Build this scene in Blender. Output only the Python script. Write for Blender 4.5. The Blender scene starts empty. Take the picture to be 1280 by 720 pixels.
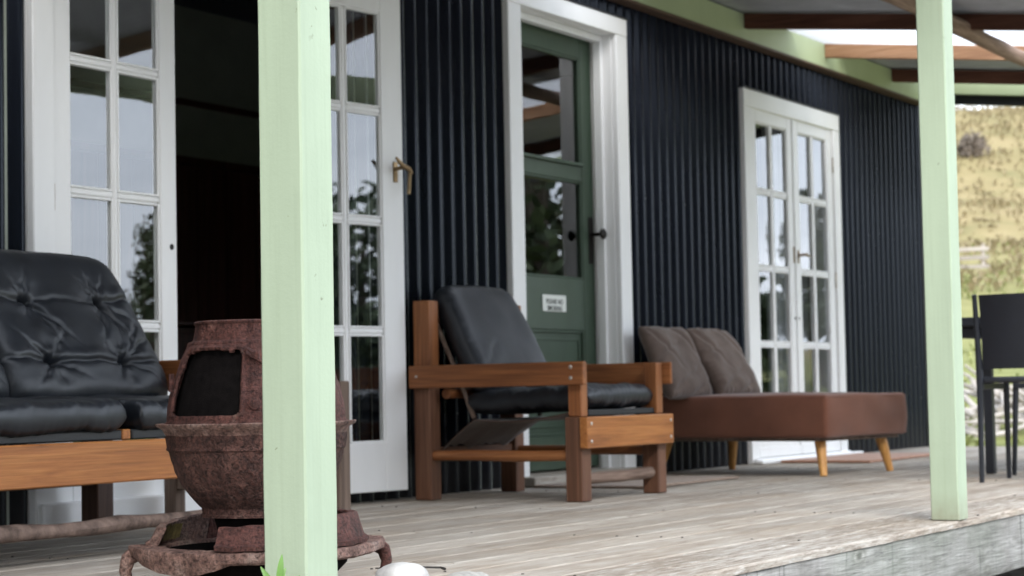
import bpy, bmesh, math, random
from math import sin, cos, tan, pi, radians, sqrt, exp, atan2
from mathutils import Vector, Matrix, noise, Euler
random.seed(7)
SC = bpy.context.scene
# ------------------------------------------------------------------ camera
cam_d = bpy.data.cameras.new('camera')
cam = bpy.data.objects.new('camera', cam_d)
SC.collection.objects.link(cam)
SC.camera = cam
cam_d.sensor_width = 36.0
cam_d.lens = 2473 / 1280 * 36.0
cam_d.clip_start = 0.05
cam_d.clip_end = 1200
R = ((0.5124250087959449, -0.0360813817974125, -0.8579736267788568),
     (-0.8585112681024577, -0.04417596233117467, -0.5108883311382483),
     (-0.01946825368608205, 0.9983719839016437, -0.05361314072790706))
M = Matrix(R).to_4x4()
M.translation = Vector((0, 0, 0.43))
cam.matrix_world = M
cam_d.dof.use_dof = True
cam_d.dof.focus_distance = 4.0
cam_d.dof.aperture_fstop = 7.5
# ------------------------------------------------------------------ light
SUN_EL, SUN_AZ = radians(38), radians(-140)       # azimuth of the sun measured from +X, over the open yard
w = bpy.data.worlds.new('World')
SC.world = w
w.use_nodes = True
nt = w.node_tree
for n in list(nt.nodes):
    nt.nodes.remove(n)
out = nt.nodes.new('ShaderNodeOutputWorld')
bg = nt.nodes.new('ShaderNodeBackground')
sky = nt.nodes.new('ShaderNodeTexSky')
sky.sky_type = 'NISHITA'
sky.sun_disc = False
sky.sun_elevation = SUN_EL
sky.sun_rotation = pi / 2 - SUN_AZ
sky.air_density = 1.0
sky.dust_density = 3.0
tc = nt.nodes.new('ShaderNodeTexCoord')
mp = nt.nodes.new('ShaderNodeMapping')
mp.inputs['Scale'].default_value = (2.0, 2.0, 5.0)
nz = nt.nodes.new('ShaderNodeTexNoise')
nz.inputs['Scale'].default_value = 1.3
nz.inputs['Detail'].default_value = 5
nz.inputs['Roughness'].default_value = 0.55
cr = nt.nodes.new('ShaderNodeValToRGB')
cr.color_ramp.elements[0].position = 0.34
cr.color_ramp.elements[0].color = (4.0, 4.6, 5.5, 1)
cr.color_ramp.elements[1].position = 0.68
cr.color_ramp.elements[1].color = (9.2, 9.8, 10.8, 1)
mx = nt.nodes.new('ShaderNodeMix')
mx.data_type = 'RGBA'
mx.inputs['Factor'].default_value = 0.86
nt.links.new(tc.outputs['Generated'], mp.inputs['Vector'])
nt.links.new(mp.outputs['Vector'], nz.inputs['Vector'])
nt.links.new(nz.outputs['Fac'], cr.inputs['Fac'])
nt.links.new(sky.outputs['Color'], mx.inputs['A'])
nt.links.new(cr.outputs['Color'], mx.inputs['B'])
nt.links.new(mx.outputs['Result'], bg.inputs['Color'])
bg.inputs['Strength'].default_value = 0.15
nt.links.new(bg.outputs['Background'], out.inputs['Surface'])

sun_d = bpy.data.lights.new('sun', 'SUN')
sun_d.energy = 1.2
sun_d.angle = radians(28)
sun_d.color = (1.0, 0.97, 0.93)
sun = bpy.data.objects.new('sun', sun_d)
SC.collection.objects.link(sun)
sdir = Vector((cos(SUN_EL) * cos(SUN_AZ), cos(SUN_EL) * sin(SUN_AZ), sin(SUN_EL)))
sun.rotation_euler = sdir.to_track_quat('Z', 'Y').to_euler()
SC.view_settings.view_transform = 'Standard'
SC.view_settings.look = 'None'
SC.view_settings.gamma = 1.0
SC.view_settings.exposure = 1.6
SC.cycles.use_denoising = True
SC.cycles.max_bounces = 10
SC.cycles.diffuse_bounces = 5
SC.cycles.glossy_bounces = 4
SC.cycles.transparent_max_bounces = 12
SC.cycles.sample_clamp_indirect = 6


# ------------------------------------------------------------------ materials
def new_mat(name):
    m = bpy.data.materials.new(name)
    m.use_nodes = True
    t = m.node_tree
    b = t.nodes['Principled BSDF']
    return m, t, b


def node(t, kind, **kw):
    n = t.nodes.new('ShaderNode' + kind)
    for k, v in kw.items():
        if k in n.inputs:
            n.inputs[k].default_value = v
        else:
            setattr(n, k, v)
    return n


def coords(t, scale=(1, 1, 1), rnd=True, kind='Object'):
    tcn = node(t, 'TexCoord')
    m = node(t, 'Mapping')
    m.inputs['Scale'].default_value = scale
    t.links.new(tcn.outputs[kind], m.inputs['Vector'])
    if rnd:
        oi = node(t, 'ObjectInfo')
        mu = node(t, 'Math', operation='MULTIPLY')
        mu.inputs[1].default_value = 37.0
        t.links.new(oi.outputs['Random'], mu.inputs[0])
        t.links.new(mu.outputs[0], m.inputs['Location'])
    return m.outputs['Vector']


def ramp(t, src, stops):
    r = node(t, 'ValToRGB')
    e = r.color_ramp.elements
    while len(e) < len(stops):
        e.new(0.5)
    for i, (p, c) in enumerate(stops):
        e[i].position = p
        e[i].color = (c[0], c[1], c[2], 1)
    t.links.new(src, r.inputs['Fac'])
    return r.outputs['Color']


def mixc(t, fac, a, b, blend='MIX'):
    m = node(t, 'Mix')
    m.data_type = 'RGBA'
    m.blend_type = blend
    for s, v in (('Factor', fac), ('A', a), ('B', b)):
        if isinstance(v, (int, float)):
            m.inputs[s].default_value = v
        elif isinstance(v, tuple):
            m.inputs[s].default_value = (v[0], v[1], v[2], 1)
        else:
            t.links.new(v, m.inputs[s])
    return m.outputs['Result']


def noise_n(t, vec, scale, detail=4, rough=0.55, dist=0.0):
    n = node(t, 'TexNoise')
    n.inputs['Scale'].default_value = scale
    n.inputs['Detail'].default_value = detail
    n.inputs['Roughness'].default_value = rough
    n.inputs['Distortion'].default_value = dist
    t.links.new(vec, n.inputs['Vector'])
    return n.outputs['Fac']


def bump(t, b, src, strength, dist=0.01, prev=None):
    n = node(t, 'Bump')
    n.inputs['Strength'].default_value = strength
    n.inputs['Distance'].default_value = dist
    t.links.new(src, n.inputs['Height'])
    if prev is not None:
        t.links.new(prev, n.inputs['Normal'])
    t.links.new(n.outputs['Normal'], b.inputs['Normal'])
    return n.outputs['Normal']


def obj_value(t, col, lo, hi):
    """multiply a colour by a per-object random value"""
    oi = node(t, 'ObjectInfo')
    mr = node(t, 'MapRange')
    mr.inputs['To Min'].default_value = lo
    mr.inputs['To Max'].default_value = hi
    t.links.new(oi.outputs['Random'], mr.inputs['Value'])
    cx = node(t, 'CombineXYZ')
    for i in range(3):
        t.links.new(mr.outputs['Result'], cx.inputs[i])
    return mixc(t, 1.0, col, cx.outputs[0], 'MULTIPLY')


def paint(name, col, rough=0.45, wear=None, var=0.06, bumpy=0.15, scale=6.0, streak=(1, 1, .25), spec=0.4, grime=False):
    m, t, b = new_mat(name)
    v = coords(t, streak)
    n1 = noise_n(t, v, scale, 5, 0.6)
    lo = tuple(max(0, c * (1 - var * 2)) for c in col)
    hi = tuple(min(1, c * (1 + var)) for c in col)
    c = ramp(t, n1, [(0.3, lo), (0.7, hi)])
    v2 = coords(t, (1, 1, 1))
    if wear:
        n2 = noise_n(t, v2, 26, 6, 0.7)
        msk = ramp(t, n2, [(0.70, (0, 0, 0)), (0.745, (1, 1, 1))])
        c = mixc(t, msk, c, wear)
    if grime:
        vch = node(t, 'TexVoronoi')
        vch.inputs['Scale'].default_value = 17
        vch.inputs['Randomness'].default_value = 1.0
        vm = node(t, 'Mix')
        vm.data_type = 'VECTOR'
        vm.inputs['Factor'].default_value = 0.06
        nn_ = node(t, 'TexNoise')
        nn_.inputs['Scale'].default_value = 60
        t.links.new(v2, nn_.inputs['Vector'])
        t.links.new(coords(t, (1, 1, 0.7)), vm.inputs['A'])
        t.links.new(nn_.outputs['Color'], vm.inputs['B'])
        t.links.new(vm.outputs['Result'], vch.inputs['Vector'])
        chip = ramp(t, vch.outputs['Distance'], [(0.055, (0.8, 0.8, 0.8)), (0.085, (0, 0, 0))])
        msk2 = ramp(t, noise_n(t, v2, 5, 2, 0.5), [(0.50, (0, 0, 0)), (0.56, (1, 1, 1))])
        chip = mixc(t, 1.0, chip, msk2, 'MULTIPLY')
        c = mixc(t, chip, c, (0.17, 0.18, 0.12))
        nv = noise_n(t, coords(t, (60, 60, 1.6)), 1.2, 4, 0.6)
        c = mixc(t, 0.7, c, ramp(t, nv, [(0.30, (0.92, 0.92, 0.91)), (0.5, (1, 1, 1))]), 'MULTIPLY')
        sx = node(t, 'SeparateXYZ')
        t.links.new(coords(t, (1, 1, 1), False), sx.inputs[0])
        mrg = node(t, 'MapRange')
        mrg.inputs['From Min'].default_value = 0.0
        mrg.inputs['From Max'].default_value = 0.10
        mrg.inputs['To Min'].default_value = 1.0
        mrg.inputs['To Max'].default_value = 0.0
        t.links.new(sx.outputs[2], mrg.inputs['Value'])
        ng = noise_n(t, v2, 30, 5, 0.7)
        mg = node(t, 'Math', operation='MULTIPLY')
        t.links.new(mrg.outputs['Result'], mg.inputs[0])
        t.links.new(ng, mg.inputs[1])
        c = mixc(t, mg.outputs[0], c, (0.22, 0.20, 0.14))
    t.links.new(c, b.inputs['Base Color'])
    b.inputs['Roughness'].default_value = rough
    b.inputs['Specular IOR Level'].default_value = spec
    n3 = noise_n(t, v2, 130, 4, 0.6)
    p = bump(t, b, n3, bumpy, 0.002)
    n4 = noise_n(t, coords(t, (30, 30, 2.2)), 3, 3, 0.5)
    bump(t, b, n4, bumpy * 0.8, 0.0025, p)
    return m


def wood(name, axis, dark, mid, light, rough=0.5, ring=5.0, var=(0.85, 1.12), fine=0.25, spec=0.35, crack=0.0):
    m, t, b = new_mat(name)
    sc = {'x': (0.55, 9, 9), 'y': (9, 0.55, 9), 'z': (9, 9, 0.55)}[axis]
    v = coords(t, sc)
    n1 = noise_n(t, v, ring * 0.5, 5, 0.62, 0.9)
    c = ramp(t, n1, [(0.25, dark), (0.5, mid), (0.75, light)])
    sc2 = {'x': (3, 160, 160), 'y': (160, 3, 160), 'z': (160, 160, 3)}[axis]
    v2 = coords(t, sc2)
    n2 = noise_n(t, v2, 1.0, 3, 0.6)
    g = ramp(t, n2, [(0.32, (0.62, 0.6, 0.58)), (0.6, (1.06, 1.06, 1.06))])
    c = mixc(t, 0.8, c, g, 'MULTIPLY')
    c = obj_value(t, c, *var)
    if crack:
        sc3 = {'x': (1.2, 60, 60), 'y': (60, 1.2, 60), 'z': (60, 60, 1.2)}[axis]
        n3 = noise_n(t, coords(t, sc3), 1.0, 4, 0.6)
        k = ramp(t, n3, [(0.30, (0.25, 0.23, 0.21)), (0.37, (1, 1, 1))])
        c = mixc(t, crack, c, k, 'MULTIPLY')
    t.links.new(c, b.inputs['Base Color'])
    b.inputs['Roughness'].default_value = rough
    b.inputs['Specular IOR Level'].default_value = spec
    p = bump(t, b, n2, fine, 0.0025)
    bump(t, b, n1, fine * 0.6, 0.004, p)
    return m


def plain(name, col, rough=0.5, metal=0.0, spec=0.5, var=0.1, scale=20, bs=0.15):
    m, t, b = new_mat(name)
    v = coords(t)
    n1 = noise_n(t, v, scale, 4, 0.6)
    c = ramp(t, n1, [(0.3, tuple(x * (1 - var) for x in col)), (0.7, tuple(min(1, x * (1 + var)) for x in col))])
    t.links.new(c, b.inputs['Base Color'])
    b.inputs['Roughness'].default_value = rough
    b.inputs['Metallic'].default_value = metal
    b.inputs['Specular IOR Level'].default_value = spec
    if bs:
        bump(t, b, noise_n(t, v, scale * 5, 3), bs, 0.002)
    return m


MT = {}
MT['green'] = paint('pale_green_paint', (0.40, 0.465, 0.275), 0.5, wear=None, var=0.03, bumpy=0.2, spec=0.3)
# a few tiny dings in the post paint
MT['green_post'] = paint('pale_green_post_paint', (0.385, 0.462, 0.335), 0.5, wear=(0.31, 0.37, 0.27), var=0.05, bumpy=0.22, grime=True, spec=0.3)
MT['white'] = paint('white_gloss_paint', (0.85, 0.85, 0.845), 0.35, var=0.02, bumpy=0.12)
MT['door_green'] = paint('dark_green_door_paint', (0.052, 0.080, 0.054), 0.4, var=0.08, bumpy=0.15)
MT['black_door'] = plain('black_door_furniture', (0.02, 0.017, 0.015), 0.4, 0.6)
MT['brass'] = plain('aged_brass', (0.24, 0.165, 0.09), 0.35, 0.9, var=0.3)
MT['steel'] = plain('bolt_steel', (0.55, 0.5, 0.45), 0.35, 0.9, var=0.2)
MT['chair'] = {a: wood('varnished_red_timber_' + a, a, (0.13, 0.046, 0.018), (0.25, 0.092, 0.032), (0.38, 0.16, 0.06), 0.42, 4.0, (0.85, 1.15)) for a in 'xyz'}
MT['rail'] = {a: wood('lit_orange_timber_' + a, a, (0.22, 0.075, 0.022), (0.40, 0.15, 0.042), (0.50, 0.215, 0.066), 0.42, 8.0, (0.92, 1.05)) for a in 'xy'}  # orange timber, its colour brightened for the light on front faces
MT['leg'] = {a: wood('brown_leg_timber_' + a, a, (0.075, 0.034, 0.019), (0.15, 0.068, 0.038), (0.23, 0.115, 0.068), 0.55, 4.0, (0.85, 1.15)) for a in 'xyz'}
MT['log'] = {a: wood('weathered_round_timber_' + a, a, (0.09, 0.060, 0.045), (0.19, 0.13, 0.10), (0.32, 0.235, 0.19), 0.75, 6.0, (0.9, 1.1), 0.5, 0.2, 0.5) for a in 'xy'}
MT['log_mottled'] = plain('mottled_grey_brown_log', (0.15, 0.105, 0.085), 0.8, var=0.65, scale=22, bs=1.0, spec=0.2)
MT['leg_dark'] = wood('shaded_dark_leg_timber', 'z', (0.035, 0.017, 0.011), (0.07, 0.034, 0.022), (0.11, 0.058, 0.038), 0.55)  # shade under the sofa put into a darker leg colour
MT['log_pale'] = wood('barked_pale_log', 'x', (0.13, 0.085, 0.06), (0.28, 0.19, 0.14), (0.42, 0.31, 0.24), 0.8, 6, (0.95, 1.05), 0.8, 0.2, 0.8)
MT['grey_post'] = wood('silvered_brown_timber', 'z', (0.08, 0.055, 0.042), (0.16, 0.115, 0.09), (0.28, 0.21, 0.17), 0.75, 5, (0.9, 1.1), 0.6, 0.2, 0.6)
m, t, b = new_mat('weathered_deck_timber')
v1 = coords(t, (1.3, 9, 9))
n1 = noise_n(t, v1, 3.0, 5, 0.6, 0.6)
c = ramp(t, n1, [(0.28, (0.30, 0.262, 0.220)), (0.5, (0.365, 0.330, 0.285)), (0.72, (0.43, 0.398, 0.352))])
nf = noise_n(t, coords(t, (5.0, 130, 30)), 1.0, 4, 0.65)
c = mixc(t, 0.62, c, ramp(t, nf, [(0.36, (0.70, 0.67, 0.64)), (0.5, (1.0, 1.0, 1.0)), (0.66, (1.15, 1.15, 1.15))]), 'MULTIPLY')
nk = noise_n(t, coords(t, (5, 70, 20)), 1.0, 5, 0.7)
c = mixc(t, 0.9, c, ramp(t, nk, [(0.30, (0.28, 0.24, 0.21)), (0.38, (1, 1, 1))]), 'MULTIPLY')
ns = noise_n(t, coords(t, (1.2, 2.5, 1), False), 1.2, 4, 0.6)
c = mixc(t, 1.0, c, ramp(t, ns, [(0.35, (0.86, 0.80, 0.74)), (0.6, (1.05, 1.05, 1.05))]), 'MULTIPLY')
c = obj_value(t, c, 0.86, 1.12)
t.links.new(c, b.inputs['Base Color'])
b.inputs['Roughness'].default_value = 0.8
b.inputs['Specular IOR Level'].default_value = 0.3
p = bump(t, b, nf, 0.8, 0.004)
bump(t, b, nk, 0.6, 0.006, p)
MT['deck'] = m
m2 = m.copy()
m2.name = 'weathered_deck_edge_timber'
t = m2.node_tree
b = t.nodes['Principled BSDF']
base = b.inputs['Base Color'].links[0].from_socket
ne = noise_n(t, coords(t, (7, 60, 60)), 1.2, 6, 0.75)
c = mixc(t, ramp(t, ne, [(0.40, (0.75, 0.75, 0.75)), (0.50, (0, 0, 0))]), base, (0.15, 0.115, 0.085))
c = mixc(t, ramp(t, ne, [(0.55, (0, 0, 0)), (0.64, (0.8, 0.8, 0.8))]), c, (0.56, 0.54, 0.50))
t.links.new(c, b.inputs['Base Color'])
MT['deck_edge'] = m2
MT['rafter'] = wood('dark_rafter_timber', 'y', (0.075, 0.03, 0.02), (0.13, 0.055, 0.035), (0.20, 0.09, 0.06), 0.65, 5.0, (0.7, 1.1), 0.3, 0.2)
MT['rafter_lit'] = wood('roof_lit_rafter_timber', 'y', (0.22, 0.115, 0.065), (0.34, 0.185, 0.10), (0.45, 0.27, 0.16), 0.65, 7.0, (0.95, 1.1), 0.3, 0.2)  # light through the clear roof sheets put into a paler rafter colour
MT['strip'] = wood('brown_strip_timber', 'x', (0.06, 0.035, 0.025), (0.10, 0.06, 0.045), (0.15, 0.09, 0.065), 0.6)
MT['daybed_leg'] = wood('honey_beech', 'z', (0.45, 0.20, 0.055), (0.60, 0.30, 0.09), (0.70, 0.38, 0.13), 0.4, 5, (0.95, 1.05))
MT['panel'] = wood('dark_red_panelling', 'z', (0.05, 0.018, 0.014), (0.10, 0.035, 0.026), (0.16, 0.06, 0.045), 0.35, 4)
MT['floor_in'] = wood('interior_floor_timber', 'x', (0.03, 0.015, 0.01), (0.06, 0.03, 0.018), (0.09, 0.05, 0.03), 0.4, 4)
MT['room'] = plain('grey_green_wallpaper', (0.34, 0.37, 0.31), 0.8, var=0.12, scale=4)
MT['room_dark'] = plain('dark_ceiling_paint', (0.12, 0.13, 0.17), 0.7)
MT['fence'] = wood('grey_fence_timber', 'x', (0.25, 0.21, 0.18), (0.36, 0.32, 0.28), (0.46, 0.42, 0.38), 0.8)

# weathered fascia beam: grey, knots, vertical stains and green bloom
m, t, b = new_mat('weathered_grey_beam')
wv = coords(t, (1, 1, 1))
nd = noise_n(t, wv, 2.4, 3, 0.5)
# knots: the grain bends round them
vk = node(t, 'TexVoronoi')
vk.inputs['Scale'].default_value = 1.0
t.links.new(coords(t, (3.2, 0.5, 7.0)), vk.inputs['Vector'])
n1 = noise_n(t, coords(t, (1.4, 12, 30)), 2.0, 7, 0.66, 1.4)
c = ramp(t, n1, [(0.30, (0.145, 0.138, 0.125)), (0.5, (0.265, 0.258, 0.240)), (0.70, (0.40, 0.392, 0.370))])
kn = ramp(t, vk.outputs['Distance'], [(0.05, (0.30, 0.28, 0.25)), (0.11, (1.15, 1.15, 1.12)), (0.16, (0.72, 0.71, 0.69)), (0.22, (1.05, 1.05, 1.05)), (0.30, (1, 1, 1))])
c = mixc(t, 0.9, c, kn, 'MULTIPLY')
n2 = noise_n(t, coords(t, (26, 1, 1.1)), 1.0, 5, 0.65)
c = mixc(t, 0.9, c, ramp(t, n2, [(0.30, (0.22, 0.21, 0.20)), (0.36, (0.85, 0.85, 0.85)), (0.6, (1.05, 1.05, 1.05))]), 'MULTIPLY')
nz2 = noise_n(t, coords(t, (2.2, 1, 5)), 1.4, 5, 0.65)
c = mixc(t, 0.8, c, ramp(t, nz2, [(0.35, (0.58, 0.57, 0.54)), (0.6, (1.12, 1.12, 1.12))]), 'MULTIPLY')
n3 = noise_n(t, coords(t, (0.9, 1, 1.2)), 1.5, 4)
gm = ramp(t, n3, [(0.48, (0, 0, 0)), (0.72, (0.35, 0.35, 0.35))])
c = mixc(t, gm, c, (0.20, 0.25, 0.18))
n5 = noise_n(t, coords(t, (9, 30, 190)), 1.0, 5, 0.7)
c = mixc(t, ramp(t, n5, [(0.58, (0, 0, 0)), (0.66, (0.7, 0.7, 0.7))]), c, (0.07, 0.068, 0.062))
t.links.new(c, b.inputs['Base Color'])
b.inputs['Roughness'].default_value = 0.8
p = bump(t, b, n1, 0.7, 0.008)
bump(t, b, n5, 0.5, 0.003, p)
MT['beam'] = m

# black corrugated iron, long painted steel with slight dirt
m, t, b = new_mat('black_painted_iron')
n1 = noise_n(t, coords(t, (3, 3, 0.5)), 2.0, 5, 0.6)
c = ramp(t, n1, [(0.3, (0.0035, 0.0045, 0.0085)), (0.7, (0.0065, 0.008, 0.0135))])
t.links.new(c, b.inputs['Base Color'])
b.inputs['Roughness'].default_value = 0.23
b.inputs['Specular IOR Level'].default_value = 0.28
b.inputs['Specular Tint'].default_value = (0.80, 0.88, 1.0, 1)
sx = node(t, 'SeparateXYZ')
t.links.new(coords(t, (1, 1, 1), False), sx.inputs[0])
mrd = node(t, 'MapRange')
mrd.inputs['From Min'].default_value = 0.0
mrd.inputs['From Max'].default_value = 0.30
mrd.inputs['To Min'].default_value = 0.75
mrd.inputs['To Max'].default_value = 0.0
t.links.new(sx.outputs[2], mrd.inputs['Value'])
mm = node(t, 'Math', operation='MULTIPLY')
t.links.new(mrd.outputs['Result'], mm.inputs[0])
t.links.new(noise_n(t, coords(t, (6, 6, 3)), 3, 5, 0.7), mm.inputs[1])
c = mixc(t, mm.outputs[0], c, (0.045, 0.040, 0.034))
t.links.new(c, b.inputs['Base Color'])
bump(t, b, noise_n(t, coords(t), 60, 3), 0.06, 0.002)
MT['iron_wall'] = m
MT['roof_grey'] = plain('galvanised_roof_underside', (0.42, 0.43, 0.45), 0.45, 0.35, var=0.12, scale=5)
MT['black_iron'] = plain('black_flashing', (0.012, 0.013, 0.017), 0.45)

# clear roofing
m, t, b = new_mat('clear_roofing_sheet')
b.inputs['Base Color'].default_value = (0.92, 0.93, 0.95, 1)
b.inputs['Roughness'].default_value = 0.25
tr = node(t, 'BsdfTranslucent')
tr.inputs['Color'].default_value = (0.93, 0.94, 0.96, 1)
tp = node(t, 'BsdfTransparent')
ms = node(t, 'MixShader')
ms.inputs[0].default_value = 0.45
t.links.new(tr.outputs[0], ms.inputs[1])
t.links.new(tp.outputs[0], ms.inputs[2])
ms2 = node(t, 'MixShader')
ms2.inputs[0].default_value = 0.12
t.links.new(ms.outputs[0], ms2.inputs[1])
t.links.new(b.outputs[0], ms2.inputs[2])
t.links.new(ms2.outputs[0], t.nodes['Material Output'].inputs['Surface'])
MT['clear'] = m

# window glass: mirror reflection by Fresnel over a clear pane, slightly uneven old glass
m, t, b = new_mat('window_glass')
t.nodes.remove(b)
gl = node(t, 'BsdfGlossy')
gl.inputs['Roughness'].default_value = 0.0
gl.inputs['Color'].default_value = (0.98, 0.99, 1.0, 1)
tp = node(t, 'BsdfTransparent')
tp.inputs['Color'].default_value = (0.88, 0.9, 0.9, 1)
geo = node(t, 'NewGeometry')
dt = node(t, 'VectorMath', operation='DOT_PRODUCT')
t.links.new(geo.outputs['Incoming'], dt.inputs[0])
t.links.new(geo.outputs['Normal'], dt.inputs[1])
ab = node(t, 'Math', operation='ABSOLUTE')
t.links.new(dt.outputs['Value'], ab.inputs[0])
om = node(t, 'Math', operation='SUBTRACT')
om.inputs[0].default_value = 1.0
t.links.new(ab.outputs[0], om.inputs[1])
pw = node(t, 'Math', operation='POWER')
pw.inputs[1].default_value = 5.0
t.links.new(om.outputs[0], pw.inputs[0])
fm = node(t, 'Math', operation='MULTIPLY_ADD')
fm.inputs[1].default_value = 0.855
fm.inputs[2].default_value = 0.145
t.links.new(pw.outputs[0], fm.inputs[0])
ms = node(t, 'MixShader')
t.links.new(fm.outputs[0], ms.inputs[0])
t.links.new(tp.outputs[0], ms.inputs[1])
t.links.new(gl.outputs[0], ms.inputs[2])
t.links.new(ms.outputs[0], t.nodes['Material Output'].inputs['Surface'])
bn = node(t, 'Bump')
bn.inputs['Strength'].default_value = 0.03
bn.inputs['Distance'].default_value = 0.01
t.links.new(noise_n(t, coords(t), 4.0, 1), bn.inputs['Height'])
t.links.new(bn.outputs[0], gl.inputs['Normal'])
MT['glass'] = m

# black vinyl
m, t, b = new_mat('black_vinyl')
v = coords(t)
n1 = noise_n(t, v, 9, 4)
c = ramp(t, n1, [(0.3, (0.006, 0.0077, 0.011)), (0.7, (0.010, 0.013, 0.0185))])
t.links.new(c, b.inputs['Base Color'])
rr = ramp(t, noise_n(t, v, 5, 3), [(0.3, (0.36, 0.36, 0.36)), (0.7, (0.48, 0.48, 0.48))])
t.links.new(rr, b.inputs['Roughness'])
b.inputs['Specular IOR Level'].default_value = 0.50
p = bump(t, b, noise_n(t, v, 420, 2), 0.10, 0.001)
bump(t, b, noise_n(t, v, 14, 3, 0.5, 0.8), 0.10, 0.006, p)
MT['vinyl'] = m
MT['vinyl_flat'] = plain('black_vinyl_band', (0.014, 0.015, 0.016), 0.55, spec=0.5, scale=30)

# rusty cast iron
m, t, b = new_mat('rusty_cast_iron')
v = coords(t, rnd=False)
n1 = noise_n(t, v, 16, 6, 0.7)
c = ramp(t, n1, [(0.30, (0.050, 0.022, 0.018)), (0.48, (0.098, 0.040, 0.033)), (0.62, (0.135, 0.058, 0.047)), (0.78, (0.21, 0.115, 0.095))])
vo = node(t, 'TexVoronoi')
vo.inputs['Scale'].default_value = 130
n6 = noise_n(t, v, 120, 5, 0.7)
t.links.new(v, vo.inputs['Vector'])
sp = ramp(t, n6, [(0.37, (0.34, 0.30, 0.29)), (0.47, (0.95, 0.95, 0.95)), (0.64, (1.6, 1.52, 1.46))])
c = mixc(t, 0.9, c, sp, 'MULTIPLY')
nst = noise_n(t, coords(t, (22, 22, 3), False), 1.5, 4, 0.6)
c = mixc(t, 0.8, c, ramp(t, nst, [(0.32, (0.62, 0.60, 0.60)), (0.6, (1.12, 1.1, 1.1))]), 'MULTIPLY')
n7 = noise_n(t, coords(t, (1, 1, 1), False), 7, 5, 0.7)
c = mixc(t, ramp(t, n7, [(0.60, (0, 0, 0)), (0.72, (0.5, 0.5, 0.5))]), c, (0.34, 0.27, 0.22))
t.links.new(c, b.inputs['Base Color'])
b.inputs['Roughness'].default_value = 0.62
b.inputs['Specular IOR Level'].default_value = 0.35
p = bump(t, b, n6, 1.0, 0.012)
p = bump(t, b, vo.outputs['Distance'], 0.35, 0.003, p)
bump(t, b, n1, 0.5, 0.008, p)
MT['rust'] = m
m2 = m.copy()
m2.name = 'rusty_cast_iron_pale'
for n in m2.node_tree.nodes:
    if n.type == 'VALTORGB' and len(n.color_ramp.elements) == 4:
        for e, cc in zip(n.color_ramp.elements, ((0.10, 0.055, 0.045), (0.23, 0.14, 0.115), (0.33, 0.235, 0.20), (0.47, 0.39, 0.33))):
            e.color = (*cc, 1)
MT['rust_pale'] = m2
m3 = m.copy()
m3.name = 'rusty_cast_iron_crusty'
for n in m3.node_tree.nodes:
    if n.type == 'VALTORGB' and len(n.color_ramp.elements) == 4:
        for e, cc in zip(n.color_ramp.elements, ((0.050, 0.024, 0.019), (0.100, 0.048, 0.039), (0.150, 0.076, 0.062), (0.25, 0.16, 0.13))):
            e.color = (*cc, 1)
t3, b3 = m3.node_tree, m3.node_tree.nodes['Principled BSDF']
bp3 = b3.inputs['Normal'].links[0].from_socket
n33 = noise_n(t3, coords(t3, (1, 1, 1), False), 75, 4, 0.6, 1.5)
bump(t3, b3, n33, 1.0, 0.014, bp3)
c3 = b3.inputs['Base Color'].links[0].from_socket
t3.links.new(mixc(t3, 0.8, c3, ramp(t3, n33, [(0.36, (0.42, 0.40, 0.40)), (0.5, (1, 1, 1)), (0.66, (1.35, 1.3, 1.25))]), 'MULTIPLY'), b3.inputs['Base Color'])
MT['rust_bowl'] = m3
MT['soot_shade'] = plain('soot_shade_black_iron', (0.006, 0.005, 0.005), 0.95, spec=0.06, var=0.4, scale=60, bs=0.5)  # soot, and the shade in the gap under the bowl as colour
MT['lichen'] = plain('yellow_lichen_iron', (0.20, 0.15, 0.045), 0.9, var=0.45, scale=60, bs=0.6)


def fabric(name, col, fold=0.3, sc=14):
    m, t, b = new_mat(name)
    v = coords(t)
    n1 = noise_n(t, v, sc, 4)
    c = ramp(t, n1, [(0.3, tuple(x * 0.82 for x in col)), (0.7, tuple(x * 1.12 for x in col))])
    wv = noise_n(t, v, 380, 2)
    c = mixc(t, 0.4, c, ramp(t, wv, [(0.35, (0.65, 0.65, 0.65)), (0.65, (1.1, 1.1, 1.1))]), 'MULTIPLY')
    t.links.new(c, b.inputs['Base Color'])
    b.inputs['Roughness'].default_value = 0.9
    b.inputs['Specular IOR Level'].default_value = 0.15
    b.inputs['Sheen Weight'].default_value = 0.25
    p = bump(t, b, wv, 0.3, 0.001)
    bump(t, b, n1, fold, 0.01, p)
    return m


MT['daybed'] = fabric('chestnut_upholstery', (0.165, 0.066, 0.040), 0.15, 5)
MT['pillow'] = fabric('taupe_linen', (0.125, 0.090, 0.074), 0.5, 14)
MT['curtain'] = fabric('grey_curtain_cloth', (0.30, 0.31, 0.33), 0.2)
MT['hessian'] = fabric('brown_hessian', (0.075, 0.045, 0.033), 0.6, 9)
MT['coir'] = fabric('orange_coir', (0.40, 0.20, 0.12), 0.8, 50)
MT['mat_brown'] = fabric('brown_coir', (0.33, 0.24, 0.18), 0.8, 50)
MT['chair_black'] = plain('black_moulded_plastic', (0.012, 0.014, 0.02), 0.38, spec=0.5)
MT['stone'] = plain('white_stone', (0.48, 0.47, 0.45), 0.8, var=0.3, scale=18, bs=0.6)
MT['stone_rough'] = plain('rough_pale_stone', (0.36, 0.35, 0.32), 0.9, var=0.3, scale=45, bs=1.0)
MT['leaf_fresh'] = plain('fresh_green_leaf', (0.13, 0.27, 0.05), 0.45, var=0.2, scale=30)
MT['twig'] = plain('black_twig', (0.02, 0.018, 0.016), 0.6)
MT['sign'] = plain('white_plastic_sign', (0.72, 0.74, 0.70), 0.4, var=0.03)
MT['ink'] = plain('black_print', (0.02, 0.025, 0.02), 0.5)
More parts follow.
